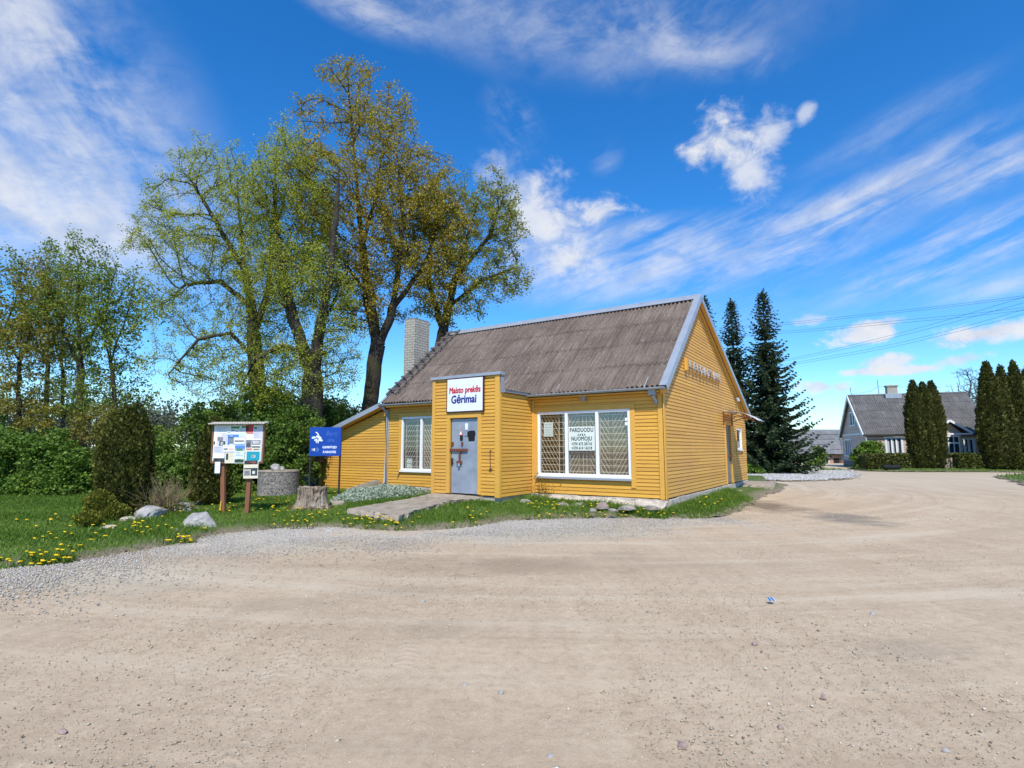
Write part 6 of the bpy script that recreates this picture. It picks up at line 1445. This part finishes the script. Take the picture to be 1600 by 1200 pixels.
def hedge(label, px0, px1, pt, pb, y0, y1, seed):
    rng = np.random.default_rng(seed); a, b = at(px0, pb, y0), at(px1, pb, y1); h = (pb - pt) * y0 / FPX; n = int((b - a).length * 2400)
    T = thing('hedge', label, 'hedge', tuple(a), 0, HD); u = rng.uniform(0, 1, n); w = .45; q = rng.integers(0, 3, n); 
    yy = np.where(q == 0, -w, rng.uniform(-w, w, n)); zz = np.where(q == 0, rng.uniform(0, h, n), h); zz = np.where(q == 2, rng.uniform(.0, h, n), zz)
    X = (b - a).x * u; Yv = (b - a).y * u + yy + rng.normal(0, .05, n); Z = zz * (1 + .10 * (vnoise(np.stack([u * 20, u * 0], 1), 1., seed) - .5)) + rng.normal(0, .04, n)
    P = np.stack([X, Yv, Z], 1); V, F = leaves(P, rng.uniform(.10, .18, n), rng, .6); link('foliage', raw_mesh('foliage', V, F, M['privet'], np.clip(rng.normal(.45, .22, n), 0, 1)), T)
    m = MB(); m.add([(0, -w * .8, 0), ((b - a).x, (b - a).y - w * .8, 0), ((b - a).x, (b - a).y + w * .8, 0), (0, w * .8, 0), (0, -w * .8, h * .9), ((b - a).x, (b - a).y - w * .8, h * .9), ((b - a).x, (b - a).y + w * .8, h * .9), (0, w * .8, h * .9)], [(3,2,1,0),(4,5,6,7),(0,1,5,4),(1,2,6,5),(2,3,7,6),(3,0,4,7)], .1); m.build('branches', M['privet'], T)
hedge('long clipped hedge left of the pinkish boulder, below the grey house window', 1348, 1478, 711.5, 729.5, 40.6, 39.9, 1)
hedge('short clipped hedge right of the pinkish boulder', 1492, 1528, 711, 729.5, 39.8, 39.6, 2)
hedge('clipped hedge at the right edge, in front of the thujas', 1574, 1640, 711.5, 730.5, 38.8, 38.3, 3)
def dry_shrub():
    rng = np.random.default_rng(4); b = Vector((-8.1, 12.9, .03)); T = thing('dry_shrub', 'bare brown twiggy shrub between the round thuja and the bluish boulder', 'bush', tuple(b), 0); n = 260
    a = rng.uniform(0, 6.28, n); t = np.abs(rng.normal(0, .5, n)); L = rng.uniform(.35, .85, n); s = np.stack([rng.normal(0, .16, n), rng.normal(0, .1, n), np.zeros(n)], 1)
    d = np.stack([np.cos(a) * np.sin(t), np.sin(a) * np.sin(t), np.cos(t)], 1); m = s + d * (L * .6)[:, None]; e = m + (d + rng.normal(0, .3, (n, 3))) * (L * .4)[:, None]
    e2 = m + (d + rng.normal(0, .55, (n, 3))) * (L * .4)[:, None]
    V, F = tubes(np.vstack([s, m, m]), np.vstack([m, e, e2]), np.concatenate([np.full(n, .006), np.full(2 * n, .004)]), np.concatenate([np.full(n, .004), np.full(2 * n, .002)]), 4)
    link('twigs', raw_mesh('twigs', V, F, M['twigdry'], np.clip(rng.normal(.5, .25, len(F)), 0, 1)), T)
    n = 900; P = np.stack([rng.normal(0, .35, n), rng.normal(0, .22, n), rng.uniform(.05, .25, n)], 1); V, F = leaves(P, rng.uniform(.04, .08, n), rng); link('foliage', raw_mesh('foliage', V, F, M['thuja'], rng.uniform(.4, 1, n)), T)
dry_shrub()
def silver():
    rng = np.random.default_rng(8); pts = []
    P0 = [gp(x, y, .22) for x, y in ((512, 781), (560, 783), (600, 778), (650, 776), (676, 770), (655, 765), (608, 762), (575, 764), (535, 770))]; A = np.array([(p.x, p.y) for p in P0]); lo, hi = A.min(0), A.max(0)
    P = rng.uniform(lo, hi, (60000, 2)); P = P[inside(P, A) & shop_clear(P)]; loop = np.vstack([A, A[:1]]); e = np.clip(dist_line(P, loop) / .5, 0, 1)
    z = .10 + .26 * np.sqrt(e) * (.7 + .6 * vnoise(P, 2.2, 5)) * rng.uniform(.75, 1.02, len(P))
    V, F = leaves(np.column_stack([P, z]), rng.uniform(.03, .07, len(P)), rng, 1.)
    tag(link('silver_groundcover', raw_mesh('silver_groundcover', V, F, M['silver'], np.clip(rng.normal(.5, .22, len(P)) + (e - .5) * .2, 0, 1))), kind='stuff')
silver()
def weeds():
    rng = np.random.default_rng(2); b = loc2w(-3.45, -.25); T = thing('tall_weed', 'dry brown weed stalks against the wall where the porch meets it', 'weed', (b.x, b.y, .1), 0); n = 26
    s = np.stack([rng.normal(.1, .25, n), rng.normal(0, .06, n), np.zeros(n)], 1); d = rng.normal(0, .22, (n, 3)); d[:, 2] = 1; L = rng.uniform(.2, .75, n); e = s + d * L[:, None]; V, F = tubes(s, e, np.full(n, .004), np.full(n, .002), 4)
    link('stalk', raw_mesh('stalk', V, F, M['bark']), T); P = np.repeat(e, 8, 0) + rng.normal(0, .05, (n * 8, 3)); V, F = leaves(P, rng.uniform(.02, .05, len(P)), rng); link('leaf', raw_mesh('leaf', V, F, M['grovebronze'], rng.uniform(0, .7, len(P))), T)
weeds()

# far wood behind the lawn, a single mass
def far_wood():
    rng = np.random.default_rng(21); parts = []; LP = []; n = 260
    x = rng.uniform(-75, 2, n); y = rng.uniform(62, 92, n); h = rng.uniform(4.2, 8.0, n) * (1 - .3 * (x > -15))
    s = np.stack([x, y, np.zeros(n)], 1); e = s + np.stack([rng.normal(0, .3, n), np.zeros(n), h], 1); parts.append(tubes(s, e, np.full(n, .13), np.full(n, .03), 5))
    for k_ in range(9):
        f = rng.uniform(.35, .95, n); p = s + (e - s) * f[:, None]; q = p + np.stack([rng.normal(0, .9, n), rng.normal(0, .5, n), rng.uniform(.4, 1.4, n)], 1); parts.append(tubes(p, q, np.full(n, .035), np.full(n, .015), 3)); LP.append(np.repeat(q, 22, 0) + rng.normal(0, .6, (n * 22, 3)))
    V, F = merge(parts); tag(link('far_wood_trunks', raw_mesh('far_wood_trunks', V, F, M['barkbare'])), kind='stuff')
    m = 16000; LP.append(np.stack([rng.uniform(-78, 4, m), rng.uniform(60, 66, m), np.abs(rng.normal(.6, .8, m))], 1))
    P = np.vstack(LP); V, F = leaves(P, rng.uniform(.22, .42, len(P)), rng); tag(link('far_wood', raw_mesh('far_wood', V, F, M['far'], rng.uniform(0, 1, len(P)))), kind='stuff')
far_wood()

# ------------------------------------------------------------------ grey house and barn
M['pinkwall'] = siding_mat('pale_pink_boards', (.60, .46, .37))
M['greywall'] = siding_mat('grey_pink_boards', (.60, .49, .38))
k = NT('dark_window'); M['darkglass'] = k.done((.035, .045, .055), .06); k.b.inputs['Specular IOR Level'].default_value = .6
M['lightframe'] = pm('pale_blue_white_frame', (.66, .72, .74), .05, 5, .5, .03)
M['lace'] = pm('white_curtain', (.42, .46, .48), .15, 12, .8, .05)
def grey_house():
    phi = R(19); N = at(1357, 727, 45); S = thing('grey_house', 'pale wooden house with a steep grey roof on the far side of the yard', 'house', (N.x, N.y, 0), -phi)
    zg = N.z; W, L = 8.0, 8.3; c, s = math.cos(phi), math.sin(phi)
    def fr(px, py):   # front plane y = 0 -> local x, z
        d = ray(px, py); ly0 = -N.x * s - N.y * c; ld = d.x * s + d.y * c; t = (c * 0 - ly0) / ld
        return (d.x * t - N.x) * c - (d.y * t - N.y) * s, CAMH + d.z * t
    def gb(px, py):   # gable plane x = 0 -> local y, z
        d = ray(px, py); lx0 = -N.x * c + N.y * s; ld = d.x * c - d.y * s; t = -lx0 / ld
        return (d.x * t - N.x) * s + (d.y * t - N.y) * c, CAMH + d.z * t
    ze = fr(1360, 680)[1]; zr = gb(1333, 617)[1]; W = gb(1317, 700)[0]; RYh = W / 2; e0 = -.20; sl = (zr - ze) / (RYh - e0); ze = ze - e0 * sl
    q = lambda s_, d_, z_: (s_, d_, z_); g = lambda s_, d_, z_: (d_, s_, z_)
    wins = [(fr(1383.5, 698)[0], fr(1411, 698)[0], fr(1397, 711.5)[1], fr(1397, 685.5)[1]), (fr(1497.5, 698)[0], fr(1523, 698)[0], fr(1510, 712)[1], fr(1510, 687)[1])]
    m = MB(); siding(m, 0, L, zg - .1, ze - .02, q, wins, .17, 4.); m.build('front_wall', M['pinkwall'], S)
    gw = [(gb(1331, 700)[0], gb(1321.5, 700)[0], gb(1326, 711)[1], gb(1326, 688)[1]), (gb(1337, 655)[0], gb(1328.5, 655)[0], gb(1333, 664)[1], gb(1333, 645.5)[1])]
    m = MB(); siding(m, lambda z: max(0, (z - ze) / sl), lambda z: min(W, W - (z - ze) / sl), zg - .1, zr - .25, g, gw, .17, 4.); m.build('gable_wall', M['greywall'], S)
    m = MB(); m.box(.0, L, W - .1, W, zg, ze); m.add([(L, 0, zg), (L, W, zg), (L, W, ze), (L, RYh, zr - .1), (L, 0, ze)], [(0, 1, 2, 3, 4)]); m.build('rear_wall', M['greywall'], S)
    m = MB(); m.box(.05, L + .03, -.05, .05, -.2, zg + .28); m.box(-.05, .04, .05, W, -.2, zg + .28); m.build('foundation', M['well'], S)
    m = MB(); m.box(-.05, -.0205, -.02, W, ze - .08, ze + .06); m.build('gable_band', M['lightframe'], S)
    m = MB(); corrugated(m, -.24, L + .3, (e0, ze + e0 * sl + .05), (RYh, zr), 5, pitch=.15, amp=.022, sheet=1.1, seed=8); corrugated(m, -.24, L + .3, (W - e0, ze + e0 * sl + .05), (RYh, zr), 5, pitch=.15, amp=.022, sheet=1.1, seed=9)
    m.slope(-.22, L + .28, (e0 + .05, ze + (e0 + .05) * sl), (RYh, zr - .05), -.14, -.06); m.slope(-.22, L + .28, (W - e0 - .05, ze + (e0 + .05) * sl), (RYh, zr - .05), -.14, -.06); rf = m.build('roof', M['roof2'], S)
    m = MB(); m.tube([(-.24, RYh, zr + .05), (L + .3, RYh, zr + .05)], .06, 8); m.build('ridge_cap', M['roof3'], rf)
    for a, b in (((e0, ze + e0 * sl + .02), (RYh, zr)), ((W - e0, ze + e0 * sl + .02), (RYh, zr))):
        m = MB(); m.slope(-.30, -.241, a, b, -.2, .06); m.build('verge_board', M['white'], rf)
    m = MB(); m.box(-.25, L + .3, e0 - .1, e0 - .02, ze + e0 * sl - .08, ze + e0 * sl + .02); m.build('gutter', M['iron'], S)
    m = MB(); m.tube([(-.1, e0, ze + e0 * sl - .1), (-.05, -.12, ze - .6), (-.05, -.12, ze - .9)], .05, 6); m.build('downpipe', M['lightframe'], S); m = MB(); m.tube([(-.2, W + .4, ze + e0 * sl), (-.1, W + .1, ze - .7), (-.1, W + .1, zg + .2)], .05, 6); m.build('downpipe', M['lightframe'], S)
    def win(x0, x1, z0, z1, n, mp, name='window'):
        def bx(mb, a, b, d0, d1, cc, d):
            P = [mp(s_, q_, z_) for z_ in (cc, d) for s_, q_ in ((a, d0), (b, d0), (b, d1), (a, d1))]; mb.add(P, [(3,2,1,0),(4,5,6,7),(0,1,5,4),(1,2,6,5),(2,3,7,6),(3,0,4,7)])
        m = MB(); fw = .13; bx(m, x0 - .02, x0 + fw, -.06, .06, z0, z1); bx(m, x1 - fw, x1 + .02, -.06, .06, z0, z1); bx(m, x0 - .1, x1 + .1, -.07, .06, z1, z1 + .14); bx(m, x0 - .1, x1 + .1, -.09, .06, z0 - .12, z0)
        f = m.build(name, M['lightframe'], S)
        for i in range(n):
            a = x0 + fw + (x1 - x0 - 2 * fw) * i / n; b = x0 + fw + (x1 - x0 - 2 * fw) * (i + 1) / n
            m = MB(); bx(m, a + .001, b - .001, .02, .03, z0 + .001, z1 - .001); m.build('pane', M['darkglass'], f)
            m = MB(); bx(m, a + .03, a + .10 + (b - a) * .18, .012, .0195, z0 + .05, z1 - .05); m.build('curtain', M['lace'], f)
            if i: m = MB(); bx(m, a - .05, a + .05, -.05, .045, z0, z1); m.build('mullion', M['white'], f)
    for w_ in wins: win(*w_, 3, q)
    for w_, n in zip(gw, (3, 2)): win(*w_, n, g)
    # porch bay with its own little gable
    xa, xb = fr(1454, 690)[0], fr(1493, 690)[0]; dp = 1.15; zt = ze - .05; xm = (xa + xb) / 2
    m = MB(); m.box(xa, xb, -dp, -.03, zg + .2, zt); pch = m.build('porch', M['greywall'], S)
    x0, x1 = xb - .95, xb - .15; m = MB(); m.box(x0, x1, -dp - .05, -dp - .002, zg + .75, zt - .2); m.build('window', M['white'], pch)
    for i in range(2):
        for z0, z1 in ((zg + .85, zt - .85), (zt - .72, zt - .32)): 
            a = x0 + .10 + i * .34; m = MB(); m.box(a, a + .26, -dp - .058, -dp - .051, z0, z1); m.build('pane', M['darkglass'], pch)
    zt2 = zt + .95; ov = .55
    m = MB()
    for sgn in (-1, 1):
        xe = xm + sgn * ((xb - xa) / 2 + ov); P = [(xm, -dp - .45, zt2), (xe, -dp - .45, zt - .02), (xe, .9, zt - .02), (xm, .9, zt2)]
        m.add(P + [(p[0], p[1], p[2] - .09) for p in P], [(0,1,2,3),(7,6,5,4),(0,4,5,1),(1,5,6,2),(2,6,7,3),(3,7,4,0)])
    m.build('porch_roof', M['roof2'], S); m = MB(); m.add([(xa, -dp - .01, zt), (xb, -dp - .01, zt), (xm, -dp - .01, zt2 - .12)], [(0, 1, 2)]); m.build('porch_gable', M['pinkwall'], S)
    m = MB()
    for sgn in (-1, 1): m.bar((xm, -dp - .47, zt2 - .02), (xm + sgn * ((xb - xa) / 2 + ov), -dp - .47, zt - .06), .04, .16)
    m.bar((xa - ov, -dp - .46, zt - .1), (xb + ov, -dp - .46, zt - .1), .05, .12); m.build('porch_bargeboard', M['white'], S)
    # chimney, antenna rods
    xc = fr(1414, 612)[0] * 1.075; m = MB(); m.box(xc - .38, xc + .38, RYh - .3, RYh + .3, zr - .4, zr + .78); ch = m.build('chimney', M['chim'], rf); m = MB(); m.box(xc - .44, xc + .44, RYh - .36, RYh + .36, zr + .70, zr + .82); m.build('chimney_crown', M['concrete'], ch); m = MB(); m.box(xc - .6, xc + .6, RYh - .5, RYh - .05, zr - .35, zr + .07); m.build('chimney_flashing', M['metal'], ch)
    for x, h in ((.1, .75), (xc - .95, 1.35)):
        m = MB(); m.tube([(x, RYh, zr), (x - .05, RYh, zr + h)], .022, 6); m.build('antenna_rod', M['iron'], rf)
    m = MB(); m.tube([(.08, RYh, zr + .15), (xc * .5, RYh, zr + .35), (xc - .98, RYh, zr + .75), (xc + 4, RYh + 1, zr + .62)], .012, 5); m.build('antenna_wire', M['iron'], rf)
grey_house()
def barn():
    y = 62; b = at(1285, 725, y); S = thing('barn', 'long low barn with pale grey roof and orange brick wall behind the spruces', 'barn', (b.x, b.y, 0), R(2)); z0 = b.z - .3; k_ = y / FPX
    ze = at(1290, 705, y).z; zr = at(1300, 671, y + 4).z; x0 = -5.2; x1 = 5.
    m = MB(); m.box(x0 + 4.9, x1, 0, .3, z0, ze); m.build('front_wall', M['barnbrick'], S); m = MB(); m.box(x0, x0 + 4.89, .02, .3, z0, ze); m.build('front_wall', M['greywall'], S)
    m = MB(); m.box(x0, x1, 7.7, 8, z0, ze); m.add([(x0, .3, z0), (x0, 7.7, z0), (x0, 7.7, ze), (x0, 4, zr - .1), (x0, .3, ze)], [(0, 1, 2, 3, 4)]); m.build('rear_wall', M['greywall'], S)
    m = MB(); corrugated(m, x0 - .3, x1 + .3, (-.5, ze - .35), (4, zr), 5, pitch=.15, amp=.025, seed=12, lift=.06); corrugated(m, x0 - .3, x1 + .3, (8.5, ze - .35), (4, zr), 5, pitch=.15, amp=.02, seed=13); m.build('roof', M['roof3'], S)
    m = MB(); m.box(x0 - .2, x1 + .2, -.45, -.30, ze - .42, ze - .30); m.build('eave_board', M['iron'], S)
    wx0, wx1 = (1290.5 - 1285) * k_, (1294.5 - 1285) * k_; wz0, wz1 = at(1290, 722.5, y).z, at(1290, 715.5, y).z
    m = MB(); m.box(wx0 - .1, wx1 + .1, -.05, -.002, wz0 - .1, wz1 + .1); w = m.build('window', M['lightframe'], S); m = MB(); m.box(wx0, wx1, -.058, -.051, wz0, wz1); m.build('pane', M['darkglass'], w)
    m = MB(); m.box((1303 - 1285) * k_, (1311.5 - 1285) * k_, -.04, -.002, b.z, at(1300, 716, y).z); m.build('door', M['black'], S)
    m = MB(); m.box((1312 - 1285) * k_, (1317 - 1285) * k_, -.06, -.002, b.z, at(1300, 717, y).z); m.build('plank_stack', M['shelf'], S)
barn()
def yard_things():
    b = at(1393, 731.5, 39.2); T = MB(); rr = random.Random(3)
    pts = [(-.62 + i * .155, .05 * math.sin(i * 2.1), .17 + .015 * math.sin(i * 1.3)) for i in range(9)]; T.tube(pts, [.11, .17, .18, .17, .18, .175, .18, .17, .12], 9)
    o = T.build('old_log', pm('dark_weathered_log', (.012, .014, .016), .4, 6, .8, .5), None, True); o.location = (b.x, b.y, .10); tag(o, 'dark weathered log lying on the verge before the clipped hedge', 'log')
    # power lines that cross the sky behind the yard
    wires = [((1120, 513), (1240, 503), (1370, 489), (1480, 477), (1640, 457)), ((1120, 516), (1240, 506), (1370, 492), (1480, 480), (1640, 460)), ((1140, 524), (1260, 515), (1380, 503), (1500, 492), (1640, 476)), ((1140, 527), (1260, 518), (1380, 507), (1500, 496), (1640, 480)),
             ((1180, 569), (1256, 556), (1360, 532), (1480, 500), (1640, 452)), ((1180, 571), (1256, 559), (1360, 536), (1480, 506), (1640, 462)), ((1180, 576), (1256, 564), (1380, 541), (1500, 512), (1640, 472)), ((1180, 578), (1256, 567), (1380, 545), (1500, 517), (1640, 480))]
    labs = ['uppermost thin power line crossing the sky over the spruces', 'power line just under the uppermost one', 'third power line from the top, nearly level above the grey house', 'fourth power line, running close below the third', 'upper of the four power lines that climb steeply to the right', 'second of the power lines climbing steeply to the right', 'third of the power lines climbing steeply to the right', 'lowest power line, starting just above the spruce tip level at the right']
    for w, lab in zip(wires, labs):
        m = MB(); P = [at(px, py, 56 - 16 * (i / 4)) for i, (px, py) in enumerate(w)]; Q = []
        for i in range(len(P) - 1):
            for j in range(6):
                t = j / 6; p0, p1, p2, p3 = P[max(i-1, 0)], P[i], P[i+1], P[min(i+2, len(P)-1)]
                Q.append(.5 * ((2 * p1) + (p2 - p0) * t + (2 * p0 - 5 * p1 + 4 * p2 - p3) * t * t + (3 * p1 - p0 - 3 * p2 + p3) * t ** 3))
        Q.append(P[-1]); m.tube(Q, .011, 5); o = m.build('power_line', M['iron']); tag(o, lab, 'power line', 'power lines')
yard_things()
